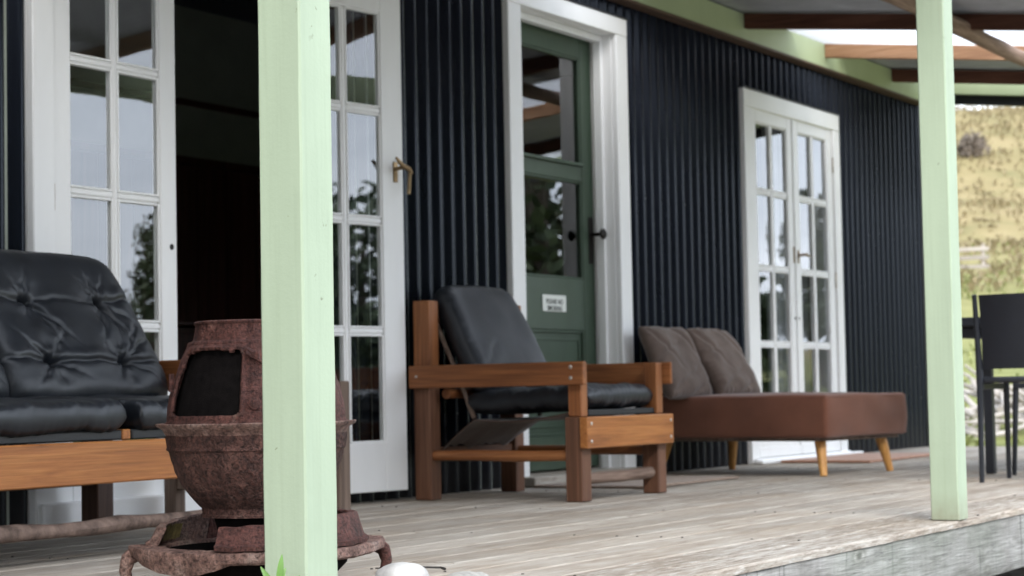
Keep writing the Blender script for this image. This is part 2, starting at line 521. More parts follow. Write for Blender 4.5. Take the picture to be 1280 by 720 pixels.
MT['bark'] = plain('tree_bark', (0.11, 0.09, 0.07), 0.9, var=0.4, scale=8, bs=0.8)


def foliage(name, a, c2):
    m, t, b = new_mat(name)
    g = node(t, 'NewGeometry')
    n = noise_n(t, g.outputs['Position'], 0.9, 4)
    n2 = noise_n(t, g.outputs['Position'], 9, 2)
    c = ramp(t, n, [(0.3, a), (0.7, c2)])
    c = mixc(t, 0.6, c, ramp(t, n2, [(0.3, (0.6, 0.6, 0.6)), (0.7, (1.3, 1.3, 1.3))]), 'MULTIPLY')
    t.links.new(c, b.inputs['Base Color'])
    b.inputs['Roughness'].default_value = 0.65
    return m


MT['leaf_a'] = foliage('dark_foliage', (0.035, 0.055, 0.025), (0.075, 0.105, 0.045))
MT['leaf_b'] = foliage('olive_foliage', (0.05, 0.065, 0.03), (0.11, 0.12, 0.055))
MT['bush'] = foliage('purple_brown_scrub', (0.13, 0.105, 0.08), (0.19, 0.15, 0.115))
MT['tuft'] = foliage('dry_straw_tussock', (0.225, 0.18, 0.09), (0.275, 0.22, 0.115))
MT['tuft_green'] = foliage('green_tussock', (0.15, 0.18, 0.05), (0.28, 0.29, 0.10))
MT['twigs'] = plain('bleached_branches', (0.33, 0.30, 0.27), 0.9, var=0.3, scale=8)

# ground
m, t, b = new_mat('rough_pasture')
g = node(t, 'NewGeometry')
pz = node(t, 'SeparateXYZ')
t.links.new(g.outputs['Position'], pz.inputs[0])
n1 = noise_n(t, g.outputs['Position'], 0.35, 6, 0.65)
straw = ramp(t, n1, [(0.32, (0.165, 0.148, 0.068)), (0.5, (0.215, 0.175, 0.085)), (0.66, (0.25, 0.20, 0.105))])
n2 = noise_n(t, g.outputs['Position'], 0.8, 5, 0.6)
grn = ramp(t, n2, [(0.3, (0.12, 0.135, 0.045)), (0.7, (0.21, 0.215, 0.08))])
mr = node(t, 'MapRange')
mr.inputs['From Min'].default_value = 0.5
mr.inputs['From Max'].default_value = 6.5
t.links.new(pz.outputs[2], mr.inputs['Value'])
c = mixc(t, mr.outputs['Result'], grn, straw)
ln = node(t, 'VectorMath', operation='LENGTH')
t.links.new(g.outputs['Position'], ln.inputs[0])
mr2 = node(t, 'MapRange')
mr2.inputs['From Min'].default_value = 11.0
mr2.inputs['From Max'].default_value = 14.0
t.links.new(ln.outputs['Value'], mr2.inputs['Value'])
n9 = noise_n(t, g.outputs['Position'], 14, 6, 0.7)
pale_bounce = ramp(t, n9, [(0.3, (0.26, 0.25, 0.235)), (0.6, (0.42, 0.41, 0.39)), (0.8, (0.52, 0.51, 0.49))])  # unseen near ground made pale to bounce light under the veranda
c = mixc(t, mr2.outputs['Result'], pale_bounce, c)
t.links.new(c, b.inputs['Base Color'])
b.inputs['Roughness'].default_value = 0.95
b.inputs['Specular IOR Level'].default_value = 0.1
bump(t, b, noise_n(t, g.outputs['Position'], 2.5, 5, 0.7), 0.6, 0.15)
MT['ground'] = m


# ------------------------------------------------------------------ mesh helpers
class MB:
    def __init__(s):
        s.v, s.f = [], []

    def add(s, vs, fs):
        o = len(s.v)
        s.v += [tuple(p) for p in vs]
        s.f += [tuple(i + o for i in f) for f in fs]

    def box(s, a, b, ch=0.003, mat=None):
        """chamfered box from corner a to corner b"""
        lo = [min(a[i], b[i]) for i in range(3)]
        hi = [max(a[i], b[i]) for i in range(3)]
        ch = min(ch, 0.3 * min(hi[i] - lo[i] for i in range(3)))
        bm = bmesh.new()
        bmesh.ops.create_cube(bm, size=1)
        for p in bm.verts:
            for i in range(3):
                p.co[i] = lo[i] + (p.co[i] + .5) * (hi[i] - lo[i])
        if ch > 0:
            bmesh.ops.bevel(bm, geom=bm.edges[:], offset=ch, segments=1, affect='EDGES')
        bm.verts.ensure_lookup_table()
        vs = [p.co.copy() for p in bm.verts]
        if mat is not None:
            vs = [mat @ p for p in vs]
        s.add(vs, [[q.index for q in f.verts] for f in bm.faces])
        bm.free()
        return s

    def tube(s, pts, r, n=12, cap=True, wob=0.0, seed=0):
        pts = [Vector(p) for p in pts]
        rs = r if isinstance(r, (list, tuple)) else [r] * len(pts)
        rings = []
        up = None
        for i, p in enumerate(pts):
            d = (pts[min(i + 1, len(pts) - 1)] - pts[max(i - 1, 0)]).normalized()
            if up is None:
                up = Vector((0, 0, 1)) if abs(d.z) < 0.9 else Vector((1, 0, 0))
            a = d.cross(up).normalized()
            b2 = a.cross(d).normalized()
            up = b2
            ring = []
            for k in range(n):
                th = 2 * pi * k / n
                rr = rs[i] * (1 + wob * noise.noise(Vector((p.x * 6 + cos(th) + seed, p.y * 6 + sin(th), p.z * 6))))
                ring.append(p + a * (cos(th) * rr) + b2 * (sin(th) * rr))
            rings.append(ring)
        vs = [q for rg in rings for q in rg]
        fs = []
        for i in range(len(pts) - 1):
            for k in range(n):
                k2 = (k + 1) % n
                fs.append((i * n + k, i * n + k2, (i + 1) * n + k2, (i + 1) * n + k))
        if cap:
            fs.append(tuple(range(n))[::-1])
            fs.append(tuple((len(pts) - 1) * n + k for k in range(n)))
        s.add(vs, fs)
        return s

    def lathe(s, prof, n=48, c=(0, 0, 0), a0=0, a1=2 * pi):
        full = abs(a1 - a0 - 2 * pi) < 1e-6
        m_ = n if full else n + 1
        vs = []
        for (r, z) in prof:
            for k in range(m_):
                th = a0 + (a1 - a0) * k / n
                vs.append((c[0] + r * cos(th), c[1] + r * sin(th), c[2] + z))
        fs = []
        for i in range(len(prof) - 1):
            for k in range(n):
                k2 = (k + 1) % m_
                fs.append((i * m_ + k, i * m_ + k2, (i + 1) * m_ + k2, (i + 1) * m_ + k))
        s.add(vs, fs)
        return s

    def mesh(s, name, smooth=False, angle=35):
        me = bpy.data.meshes.new(name)
        me.from_pydata(s.v, [], s.f)
        me.validate()
        bm = bmesh.new()
        bm.from_mesh(me)
        bmesh.ops.recalc_face_normals(bm, faces=bm.faces[:])
        bm.to_mesh(me)
        bm.free()
        if smooth:
            me.shade_smooth()
            me.set_sharp_from_angle(angle=radians(angle))
        return me

    def build(s, name, mat, parent=None, smooth=False, angle=35, loc=None):
        o = bpy.data.objects.new(name, s.mesh(name, smooth, angle))
        o.data.materials.append(mat)
        SC.collection.objects.link(o)
        if parent is not None:
            o.parent = parent
        if loc is not None:
            o.location = loc
        return o


def tag(o, label=None, cat=None, group=None, kind=None):
    if label: o['label'] = label
    if cat: o['category'] = cat
    if group: o['group'] = group
    if kind: o['kind'] = kind
    return o


def empty(name, loc=(0, 0, 0), rz=0.0, **kw):
    o = bpy.data.objects.new(name, None)
    o.empty_display_size = 0.1
    SC.collection.objects.link(o)
    o.location = loc
    o.rotation_euler = (0, 0, rz)
    return tag(o, **kw)


def B(name, a, b, mat, parent=None, ch=0.003, **kw):
    o = MB().box(a, b, ch).build(name, mat, parent)
    return tag(o, **kw) if kw else o


# ------------------------------------------------------------------ terrain
def hill(x, y):
    d = sqrt(x * x + y * y)
    az = atan2(y, x)
    wgt = 0.5 + 0.5 * math.tanh((math.degrees(az) + 4) / 5.0) if abs(az) < 2.6 else 0.0
    if az > 0:
        wgt *= 0.5 - 0.5 * math.tanh((math.degrees(az) - 120) / 15.0)
    h = -0.45
    if d > 17:
        a = min(d, 77) - 17
        h += 6.0 * (a / 60) ** 1.25 * wgt
    if d > 77:
        h += (0.247 * (min(d, 128) - 77) + 0.03 * max(0, d - 128)) * wgt
    if d > 25:
        h += 0.03 * (d - 25) * (1 - wgt) * 0.7
        h += (noise.noise(Vector((x * 0.035, y * 0.035, 0))) * 1.3 + noise.noise(Vector((x * 0.12, y * 0.12, 3))) * 0.45) * min(1, (d - 25) / 50)
    if d > 12:
        h += noise.noise(Vector((x * 0.55, y * 0.55, 5))) * 0.16 * min(1, (d - 12) / 20)
    return h


vs, fs = [], []
rads = [0.0] + [0.8 * 1.075 ** i for i in range(95)]
rads = [r for r in rads if r < 700] + [900]
NA = 288
for r in rads:
    for k in range(NA):
        th = 2 * pi * k / NA
        x, y = r * cos(th), r * sin(th)
        vs.append((x, y, hill(x, y)))
for i in range(len(rads) - 1):
    for k in range(NA):
        k2 = (k + 1) % NA
        fs.append((i * NA + k, i * NA + k2, (i + 1) * NA + k2, (i + 1) * NA + k))
g_ = MB()
g_.add(vs, fs)
ground = g_.build('ground', MT['ground'], smooth=True, angle=180)
tag(ground, 'rough pasture ground rising into a dry grassy hillside', kind='structure')


def tufts(name, mat, n, dmin, dmax, a0, a1, hmin, hmax, label, zlim=None):
    mb = MB()
    for i in range(n):
        d = sqrt(random.uniform(dmin ** 2, dmax ** 2))
        a = radians(random.uniform(a0, a1))
        x, y = d * cos(a), d * sin(a)
        if -4 < x < 14.2 and 1.9 < y < 11:
            continue
        z = hill(x, y) - 0.03
        if noise.noise(Vector((x * 0.2, y * 0.2, 9))) < random.uniform(-0.8, 0.1):
            continue
        h = random.uniform(hmin, hmax)
        r = h * random.uniform(0.45, 0.8)
        for k in range(7):
            th = random.uniform(0, 2 * pi)
            wv = h * 0.09
            tx, ty = x + cos(th) * r, y + sin(th) * r
            px, py = -sin(th) * wv, cos(th) * wv
            mx_, my_ = x + cos(th) * r * .45, y + sin(th) * r * .45
            mb.add([(x - px, y - py, z), (x + px, y + py, z), (mx_ + px, my_ + py, z + h * .75), (mx_ - px, my_ - py, z + h * .75), (tx, ty, z + h * random.uniform(.6, 1.05))],
                   [(0, 1, 2, 3), (3, 2, 4)])
    return tag(mb.build(name, mat), label, kind='stuff')


tufts('dry_grass', MT['tuft'], 15000, 55, 135, 6, 28, 0.15, 0.34, 'dry straw coloured tussock grass covering the upper hillside')
tufts('green_grass', MT['tuft_green'], 7000, 15, 75, 2, 34, 0.08, 0.2, 'yellow green grass tussocks on the lower slope beyond the deck')
tufts('yard_grass', MT['tuft_green'], 700, 1.2, 13, -100, 13, 0.04, 0.09, 'scattered grass tufts on the pale bounce ground added in front of the deck')

# ------------------------------------------------------------------ deck
deck = empty('deck', (0, 0, 0), label='weathered timber veranda deck of long grey boards', kind='structure')
X0, X1 = -3.2, 13.72
row = 0
y = 2.035
while y < 4.70:
    wd = 0.1385
    y2 = min(y + wd, 4.76)
    xs = [X0]
    x = X0 + random.uniform(1.5, 4.5)
    while x < X1 - 1:
        xs.append(x)
        x += random.choice([3.6, 4.2, 4.8, 5.4])
    xs.append(X1)
    for a, b_ in zip(xs[:-1], xs[1:]):
        mb = MB()
        dz = random.uniform(-0.0022, 0.0)
        n = max(2, int((b_ - a) / (0.05 if row == 0 else 0.35)))
        prof = [(0.0, -0.021), (0.0, -0.006), (0.006, 0.0)] + [(0.006 + (wd - 0.012) * q / 8, -0.0008 * (q % 2)) for q in range(1, 8)] + [(wd - 0.006, 0.0), (wd, -0.006), (wd, -0.021)]
        k = len(prof)
        rows = []
        for i in range(n + 1):
            xx = a + 0.0015 + (b_ - a - 0.003) * i / n
            for (py, pz_) in prof:
                wob = 0.0012 * noise.noise(Vector((xx * 1.5, y * 7, pz_)))
                edge = 0.004 * noise.noise(Vector((xx * 9, (y + py) * 30, pz_ * 90))) - 0.001
                rows.append((xx, y + py + (edge if row == 0 and py < 0.01 else 0), pz_ + dz + wob))
        f = []
        for i in range(n):
            for j in range(k - 1):
                f.append((i * k + j, (i + 1) * k + j, (i + 1) * k + j + 1, i * k + j + 1))
            f.append((i * k + k - 1, (i + 1) * k + k - 1, (i + 1) * k, i * k))
        f.append(tuple(range(k)))
        f.append(tuple(n * k + j for j in range(k))[::-1])
        mb.add(rows, f)
        mb.build('deck_board', MT['deck_edge'] if row < 2 else MT['deck'], deck)
    y += wd + 0.007
    row += 1
# nail heads over the joists
mb = MB()
for i in range(15):
    xx = -3 + i * 1.18 + 0.022
    yy = 2.035
    while yy < 4.6:
        for dy in (0.03, 0.108):
            if random.random() < 0.6:
                continue
            xo, yo = xx + random.uniform(-.008, .008), yy + dy + random.uniform(-.004, .004)
            mb.tube([(xo, yo, -0.004), (xo, yo, 0.0006)], 0.0038, 8)
        yy += 0.1455
mb.build('nail_heads', MT['black_door'], deck)['kind'] = 'stuff'
# fascia beam in three lengths, joists
for a, b_ in ((X0, 1.35), (1.353, 6.905), (6.908, X1)):
    mb = MB()
    n = int((b_ - a) / 0.06)
    vs, fs = [], []
    zs = [-0.0230, -0.0265, -0.07, -0.11, -0.15, -0.204, -0.208]
    for i in range(n + 1):
        xx = a + (b_ - a) * i / n
        for j, z in enumerate(zs):
            yy = 2.039 + (0.0035 if j in (0, 6) else 0) + 0.003 * noise.noise(Vector((xx * 4, 1, z * 22)))
            vs.append((xx, yy, z + (0.002 * noise.noise(Vector((xx * 3, 4, 0))) if j >= 5 else 0)))
        vs.append((xx, 2.085, zs[-1]))
        vs.append((xx, 2.085, zs[0]))
    k = len(zs) + 2
    for i in range(n):
        for j in range(k):
            j2 = (j + 1) % k
            fs.append((i * k + j, (i + 1) * k + j, (i + 1) * k + j2, i * k + j2))
    fs.append(tuple(range(k)))
    fs.append(tuple(n * k + j for j in range(k))[::-1])
    mb.add(vs, fs)
    mb.build('fascia_beam', MT['beam'], deck, smooth=True, angle=50)
B('end_beam', (X1 - 0.045, 2.09, -0.196), (X1, 4.7, -0.030), MT['beam'], deck)
for i in range(15):
    B('joist', (-3 + i * 1.18, 2.09, -0.18), (-2.955 + i * 1.18, 4.70, -0.031), MT['grey_post'], deck, 0)
for i in range(8):
    B('pile', (-2.9 + i * 2.3, 2.25, -0.75), (-2.8 + i * 2.3, 2.35, -0.181), MT['grey_post'], deck, 0.002)

# ------------------------------------------------------------------ house
house = empty('house', (0, 4.73, 0), label='house clad in black corrugated iron behind the veranda', cat='house')
HY = 4.73        # cladding centre line
def H(o):
    o.parent = house
    o.location = (0, -4.73, 0)
    return o


PITCH, AMP = 0.0945, 0.0165


def sheet(x0, x1, z0, z1, y_c=HY, side=-1):
    """one corrugated cladding sheet in the plane y = y_c"""
    n = max(3, int(round((x1 - x0) / PITCH * 14)))
    y_c = y_c + random.choice((-0.0012, 0.0, 0.0012))
    vs, fs = [], []
    for i in range(n + 1):
        x = x0 + (x1 - x0) * i / n
        yy = y_c + AMP * cos(2 * pi * x / PITCH)
        for z in (z0, z1):
            vs.append((x, yy, z))
            vs.append((x, yy + 0.0012, z))
    for i in range(n):
        o = i * 4
        fs.append((o, o + 4, o + 6, o + 2))
        fs.append((o + 1, o + 3, o + 7, o + 5))
        fs.append((o, o + 1, o + 5, o + 4))
        fs.append((o + 2, o + 6, o + 7, o + 3))
    fs.append((0, 2, 3, 1))
    o = n * 4
    fs.append((o, o + 1, o + 3, o + 2))
    mb = MB()
    mb.add(vs, fs)
    return H(mb.build('corrugated_sheet', MT['iron_wall'], house, smooth=True, angle=60))


# openings: (x0, x1, ztop)
OPEN = [(4.80, 6.30, 2.19), (7.90, 9.07, 2.35), (10.56, 12.04, 2.18)]
x = -3.05
edges = [x]
while x < 13.70:
    x = min(x + PITCH * 8, 13.70)
    edges.append(x)
ZT = 3.0
for a, b_ in zip(edges[:-1], edges[1:]):
    if b_ - a < 0.02:
        continue
    segs = [(a, b_)]
    # cut against openings
    pieces = []
    cuts = sorted({a, b_} | {q for (o0, o1, _) in OPEN for q in (o0, o1) if a < q < b_})
    for p, q in zip(cuts[:-1], cuts[1:]):
        mid = (p + q) / 2
        z0 = -0.12
        for (o0, o1, zt) in OPEN:
            if o0 < mid < o1:
                z0 = zt
        if q - p > 0.004:
            sheet(p, q, z0, ZT)
# screws heads row on the cladding: tiny; one joined part
mb = MB()
for z in (0.35, 1.45):
    x = -PITCH * 31.5
    while x < 13.6:
        if not any(o0 - 0.02 < x < o1 + 0.02 for (o0, o1, zt) in OPEN if z < zt):
            yy = HY + AMP * cos(2 * pi * x / PITCH)
            if yy < HY - AMP * 0.9:
                mb.tube([(x, yy + 0.002, z), (x, yy - 0.004, z)], 0.006, 6)
        x += PITCH * 5
if mb.v:
    H(tag(mb.build('screw_heads', MT['black_iron'], house), kind='stuff'))
# corner flashing, side walls, back wall
H(B('corner_flashing', (13.66, 4.705, -0.12), (13.755, 4.719, 3.0), MT['black_iron'], house, 0.001))
H(B('side_wall', (13.70, 4.745, -0.12), (13.75, 10.4, 3.0), MT['black_iron'], house, 0.001))
H(B('side_wall', (-3.1, 4.745, -0.12), (-3.05, 10.4, 3.0), MT['black_iron'], house, 0.001))
H(B('back_wall', (-3.1, 10.4, -0.12), (13.75, 10.45, 3.0), MT['black_iron'], house, 0.001))
# inner lining of the front wall (butts the openings), floor, ceiling, rooms
spans = [(-3.04, 4.80), (6.30, 7.90), (9.07, 10.56), (12.04, 13.69)]
for a, b_ in spans:
    H(B('interior_wall', (a, 4.745, 0.0), (b_, 4.86, 2.95), MT['room'], house, 0))
for o0, o1, zt in OPEN:
    H(B('interior_wall', (o0, 4.745, zt), (o1, 4.86, 2.95), MT['room'], house, 0))
H(B('interior_floor', (-3.04, 4.77, -0.06), (13.69, 10.39, -0.005), MT['floor_in'], house, 0))
H(B('interior_ceiling', (-3.04, 4.745, 2.952), (13.69, 10.39, 3.0), MT['room_dark'], house, 0))
for xx in (9.2, 10.1):
    pass
# back wall of the first room at y 8.2: frieze over panelling
H(B('partition_wall', (2.5, 8.2, 0.0), (13.69, 8.3, 2.95), MT['room'], house, 0))
H(B('picture_rail', (2.5, 8.175, 2.31), (13.69, 8.199, 2.35), MT['panel'], house, 0.002))
H(B('dado_rail', (2.5, 8.165, 1.93), (13.69, 8.199, 1.98), MT['panel'], house, 0.002))
H(B('ceiling_beam', (2.5, 6.4, 2.72), (13.69, 6.55, 2.95), MT['panel'], house, 0.002))
for i in range(36):
    xx = 2.55 + i * 0.303
    H(B('wall_panel', (xx, 8.18, 0.02), (xx + 0.295, 8.199, 1.929), MT['panel'], house, 0.006))
# main roof above
rf = MB()
for (ya, za, yb, zb) in ((4.45, 2.98, 7.5, 4.5), (10.7, 2.98, 7.5, 4.5)):
    n = int(17.6 / PITCH * 4)
    vs, fs = [], []
    for i in range(n + 1):
        xx = -3.4 + 17.6 * i / n
        dz = AMP * cos(2 * pi * xx / PITCH)
        vs += [(xx, ya, za + dz + 0.03), (xx, yb, zb + dz + 0.03)]
    for i in range(n):
        fs.append((2 * i, 2 * i + 2, 2 * i + 3, 2 * i + 1))
    rf.add(vs, fs)
H(tag(rf.build('roof', MT['roof_grey'], house, smooth=True, angle=80)))
gb = MB()
for xx in (-3.08, 13.725):
    gb.add([(xx - .02, 4.75, 3.0), (xx - .02, 10.42, 3.0), (xx - .02, 7.5, 4.42), (xx + .02, 4.75, 3.0), (xx + .02, 10.42, 3.0), (xx + .02, 7.5, 4.42)],
           [(0, 1, 2), (3, 5, 4), (0, 3, 4, 1), (1, 4, 5, 2), (2, 5, 3, 0)])
H(gb.build('gable', MT['black_iron'], house))

# ---- doors
FY0, FY1 = 4.685, 4.715        # architrave thickness


def frame_set(x0, x1, ztop, iw, name='door_frame', head_h=None, depth=4.87, sill=True, layered=False):
    """lining plus architraves: outer edges x0, x1, ztop; architrave width iw"""
    hh = head_h or iw
    mb = MB()
    t_ = 0.035
    mb.box((x0 + iw, FY1 + 0.001, 0.0), (x0 + iw - t_, depth, ztop - hh), 0.002)
    mb.box((x1 - iw, FY1 + 0.001, 0.0), (x1 - iw + t_, depth, ztop - hh), 0.002)
    mb.box((x0 + iw - t_, FY1 + 0.001, ztop - hh + 0.0005), (x1 - iw + t_, depth, ztop - hh + t_), 0.002)
    fr_ = H(mb.build(name, MT['white'], house))
    fr_.location = (0, -4.73, 0)
    B('architrave', (x0, FY0, 0.0), (x0 + iw - 0.004, FY1, ztop - hh - 0.001), MT['white'], fr_, 0.004)
    B('architrave', (x1 - iw + 0.004, FY0, 0.0), (x1, FY1, ztop - hh - 0.001), MT['white'], fr_, 0.004)
    B('head_board', (x0, FY0 - 0.001, ztop - hh), (x1, FY1, ztop), MT['white'], fr_, 0.004)
    # side cheeks that close the gap to the corrugations
    B('edge_strip', (x0 + 0.001, FY1 + 0.0005, 0.0), (x0 + 0.03, 4.744, ztop - 0.002), MT['white'], fr_, 0.0)
    B('edge_strip', (x1 - 0.03, FY1 + 0.0005, 0.0), (x1 - 0.001, 4.744, ztop - 0.002), MT['white'], fr_, 0.0)
    B('head_flashing', (x0 - 0.01, FY0 - 0.006, ztop + 0.001), (x1 + 0.01, 4.735, ztop + 0.008), MT['black_iron'], fr_, 0.0)
    return fr_


ZM = [1.605, 1.150, 0.697]


def leaf(width, mat4, name='french_door', z0=0.03, z1=2.105, stile_h=0.085, stile_l=0.085, flip=False, handle=None, hinges=True):
    """glazed leaf, hinge side at local x=0, leaf in local xz, thickness along local y 0..0.038"""
    th = 0.038
    mu = 0.026
    gt, gb_ = 2.015, 0.245
    mb = MB()
    mb.box((0, 0, z0), (stile_h, th, z1), 0.003)
    mb.box((width - stile_l, 0, z0), (width, th, z1), 0.003)
    mb.box((stile_h + .0002, 0.0006, gt), (width - stile_l - .0002, th - 0.0006, z1 - 0.0002), 0.003)
    mb.box((stile_h + .0002, 0.0006, z0 + 0.0002), (width - stile_l - .0002, th - 0.0006, gb_), 0.003)
    if not flip:
        # raised bottom weather board
        mb.box((0.01, -0.008, z0 + 0.002), (width - 0.01, -0.0002, z0 + 0.06), 0.003)
    root = mb.build(name, MT['white'], house)
    root.matrix_world = Matrix.Identity(4)
    root.matrix_basis = Matrix.Translation((0, -4.73, 0)) @ mat4
    cx = (stile_h + width - stile_l) / 2

    def bev(a, b, c, d):
        # moulded muntin: chamfered bar from (a,c)-(b,d)
        return MB().box((a, 0.006, c), (b, th - 0.006, d), 0.008).build('muntin', MT['white'], root)
    bev(cx - mu / 2, cx + mu / 2, gb_, gt)
    for z in ZM:
        bev(stile_h, cx - mu / 2 + 0.003, z - mu / 2, z + mu / 2)
        bev(cx + mu / 2 - 0.003, width - stile_l, z - mu / 2, z + mu / 2)
    # glazing bead round the openings
    zs = [gb_] + ZM[::-1] + [gt]
    for i in range(4):
        lo = zs[i] + (mu / 2 if i else 0)
        hi = zs[i + 1] - (mu / 2 if i < 3 else 0)
        for a, b_ in ((stile_h, cx - mu / 2), (cx + mu / 2, width - stile_l)):
            tilt = random.uniform(-0.0008, 0.0008)
            g = MB()
            yy = th * 0.5
            g.add([(a, yy - 0.0015 + tilt, lo), (b_, yy - 0.0015 - tilt, lo), (b_, yy - 0.0015 - tilt, hi), (a, yy - 0.0015 + tilt, hi)], [(0, 1, 2, 3)])
            g.build('pane', MT['glass'], root)
            bd = MB()
            w_ = 0.008
            for yb0, yb1 in ((0.006, yy - 0.003), (yy + 0.001, th - 0.006)):
                bd.box((a, yb0, lo), (a + w_, yb1, hi), 0.002)
                bd.box((b_ - w_, yb0, lo), (b_, yb1, hi), 0.002)
                bd.box((a + w_, yb0, lo), (b_ - w_, yb1, lo + w_), 0.002)
                bd.box((a + w_, yb0, hi - w_), (b_ - w_, yb1, hi), 0.002)
            bd.build('glazing_bead', MT['white'], root)
    if hinges:
        for z in (0.35, 1.12, 1.86):
            MB().tube([(-0.004, -0.006, z - 0.045), (-0.004, -0.006, z + 0.045)], 0.005, 8).build('hinge', MT['steel'], root, smooth=True)
    return root


def lever(root, x, z, y0, sgn, mat, out_=-1, drop=True):
    mb = MB()
    mb.box((x - 0.014, y0, z - 0.05), (x + 0.014, y0 + out_ * 0.003, z + 0.03), 0.001)
    mb.tube([(x, y0 + out_ * 0.003, z), (x, y0 + out_ * 0.04, z)], 0.008, 10)
    mb.tube([(x, y0 + out_ * 0.04, z), (x + sgn * 0.03, y0 + out_ * 0.043, z + 0.004), (x + sgn * 0.07, y0 + out_ * 0.043, z - 0.006), (x + sgn * 0.09, y0 + out_ * 0.04, z - 0.004)], [0.009, 0.009, 0.007, 0.006], 10)
    mb.build('door_handle', mat, root, smooth=True)


# left pair, left leaf closed, right leaf swung right open
fr1 = frame_set(4.79, 6.31, 2.192, 0.105, depth=4.83)
l1 = leaf(0.63, Matrix.Translation((4.896, 4.700, 0)))
tag(MB().tube([(0.60, -0.002, 0.985), (0.60, 0.0, 0.985)], 0.011, 12).build('keyhole_plate', MT['black_door'], l1))
l1b = leaf(0.635, Matrix.Translation((6.185, 4.672, 0)) @ Matrix.Rotation(radians(-9.0), 4, 'Z'), z0=0.045, stile_l=0.125, stile_h=0.085, flip=True)
l1b['label'] = 'white glazed door leaf swung fully open against the iron wall'
# rim lock lever with key hanging from it
mb = MB()
hx, hz = 0.585, 1.36
mb.box((hx - 0.012, -0.006, hz - 0.045), (hx + 0.012, 0.0, hz + 0.04), 0.001)
mb.tube([(hx, -0.004, hz + 0.01), (hx, -0.05, hz + 0.012)], 0.008, 10)
mb.tube([(hx - 0.045, -0.05, hz + 0.05), (hx - 0.01, -0.052, hz + 0.02), (hx + 0.03, -0.052, hz + 0.008), (hx + 0.045, -0.05, hz - 0.01)], [0.006, 0.011, 0.011, 0.009], 10)
mb.tube([(hx + 0.038, -0.05, hz - 0.005), (hx + 0.036, -0.048, hz - 0.05), (hx + 0.03, -0.048, hz - 0.095)], [0.008, 0.007, 0.008], 8)
mb.build('door_handle', MT['brass'], l1b, smooth=True)
B('door_sill', (4.80, 4.66, 0.0), (6.30, 4.88, 0.10), MT['white'], fr1, 0.006)

# right pair, both closed
fr3 = frame_set(10.55, 12.05, 2.192, 0.105, depth=4.83)
l3 = leaf(0.640, Matrix.Translation((10.657, 4.700, 0)))
l3b = leaf(0.640, Matrix.Translation((11.943, 4.738, 0)) @ Matrix.Rotation(pi, 4, 'Z'))
# the mirrored leaf shows its outer face too: swap weather board side by a strip
B('weather_board', (0.01, 0.0385, 0.032), (0.63, 0.046, 0.09), MT['white'], l3b, 0.003)
for z in (0.35, 1.12, 1.86):
    MB().tube([(-0.004, 0.044, z - 0.05), (-0.004, 0.044, z + 0.05)], 0.006, 8).build('hinge', MT['steel'], l3b, smooth=True)
lever(l3b, 0.60, 1.25, 0.038, -1, MT['brass'], out_=1)
B('key_plate', (0.61, -0.004, 1.2), (0.63, 0, 1.3), MT['brass'], l3, 0.001)
tag(MB().tube([(0.613, -0.003, 0.86), (0.613, 0.0, 0.86)], 0.009, 10).build('keyhole_plate', MT['black_door'], l3))
MB().tube([(0.613, 0.038, 0.86), (0.613, 0.041, 0.86)], 0.009, 10).build('keyhole_plate', MT['black_door'], l3b)
B('meeting_strip', (0.628, -0.009, 0.04), (0.652, -0.0005, 2.10), MT['white'], l3, 0.003)
B('door_sill', (10.56, 4.655, 0.0), (12.04, 4.88, 0.028), MT['white'], fr3, 0.005)
B('sill_nosing', (10.50, 4.60, 0.0), (12.10, 4.654, 0.022), MT['white'], fr3, 0.005)

# green door
fr2 = frame_set(7.88, 9.085, 2.362, 0.125, head_h=0.092, depth=4.90)
# stepped stops inside the right-hand and head lining
B('door_stop', (8.938, 4.765, 0.0), (8.959, 4.815, 2.269), MT['white'], fr2, 0.004)
B('door_stop', (8.02, 4.765, 2.235), (8.937, 4.815, 2.269), MT['white'], fr2, 0.004)
B('door_stop', (8.006, 4.765, 0.0), (8.02, 4.815, 2.234), MT['white'], fr2, 0.004)
B('door_sill', (7.90, 4.60, 0.0), (9.07, 4.92, 0.045), MT['deck'], fr2, 0.006)
GY = 4.835
mb = MB()
zb, zt = 0.055, 2.262
xl, xr = 8.022, 8.956
st_ = 0.115
mb.box((xl, GY, zb), (xl + st_, GY + 0.042, zt), 0.003)
mb.box((xr - st_, GY, zb), (xr, GY + 0.042, zt), 0.003)
for a, b_ in ((2.14, zt), (1.506, 1.582), (0.745, 1.005), (zb, 0.22)):
    mb.box((xl + st_ + .0003, GY + .0007, a), (xr - st_ - .0003, GY + 0.0413, b_), 0.003)
gd = H(mb.build('green_door', MT['door_green'], house))
for a, b_ in ((1.582, 2.14), (1.005, 1.506)):
    g = MB()
    g.add([(xl + st_, GY + .02, a), (xr - st_, GY + .02, a), (xr - st_, GY + .02, b_), (xl + st_, GY + .02, b_)], [(0, 1, 2, 3)])
    g.build('pane', MT['glass'], gd)
    bd = MB()
    w_ = 0.012
    A_, B_ = xl + st_, xr - st_
    bd.box((A_, GY + .004, a), (A_ + w_, GY + .019, b_), 0.003)
    bd.box((B_ - w_, GY + .004, a), (B_, GY + .019, b_), 0.003)
    bd.box((A_ + w_, GY + .004, a), (B_ - w_, GY + .019, a + w_), 0.003)
    bd.box((A_ + w_, GY + .004, b_ - w_), (B_ - w_, GY + .019, b_), 0.003)
    bd.build('glazing_bead', MT['door_green'], gd)
B('nosing', (xl + st_, GY - 0.016, 1.582), (xr - st_, GY - .0003, 1.600), MT['door_green'], gd, 0.004)
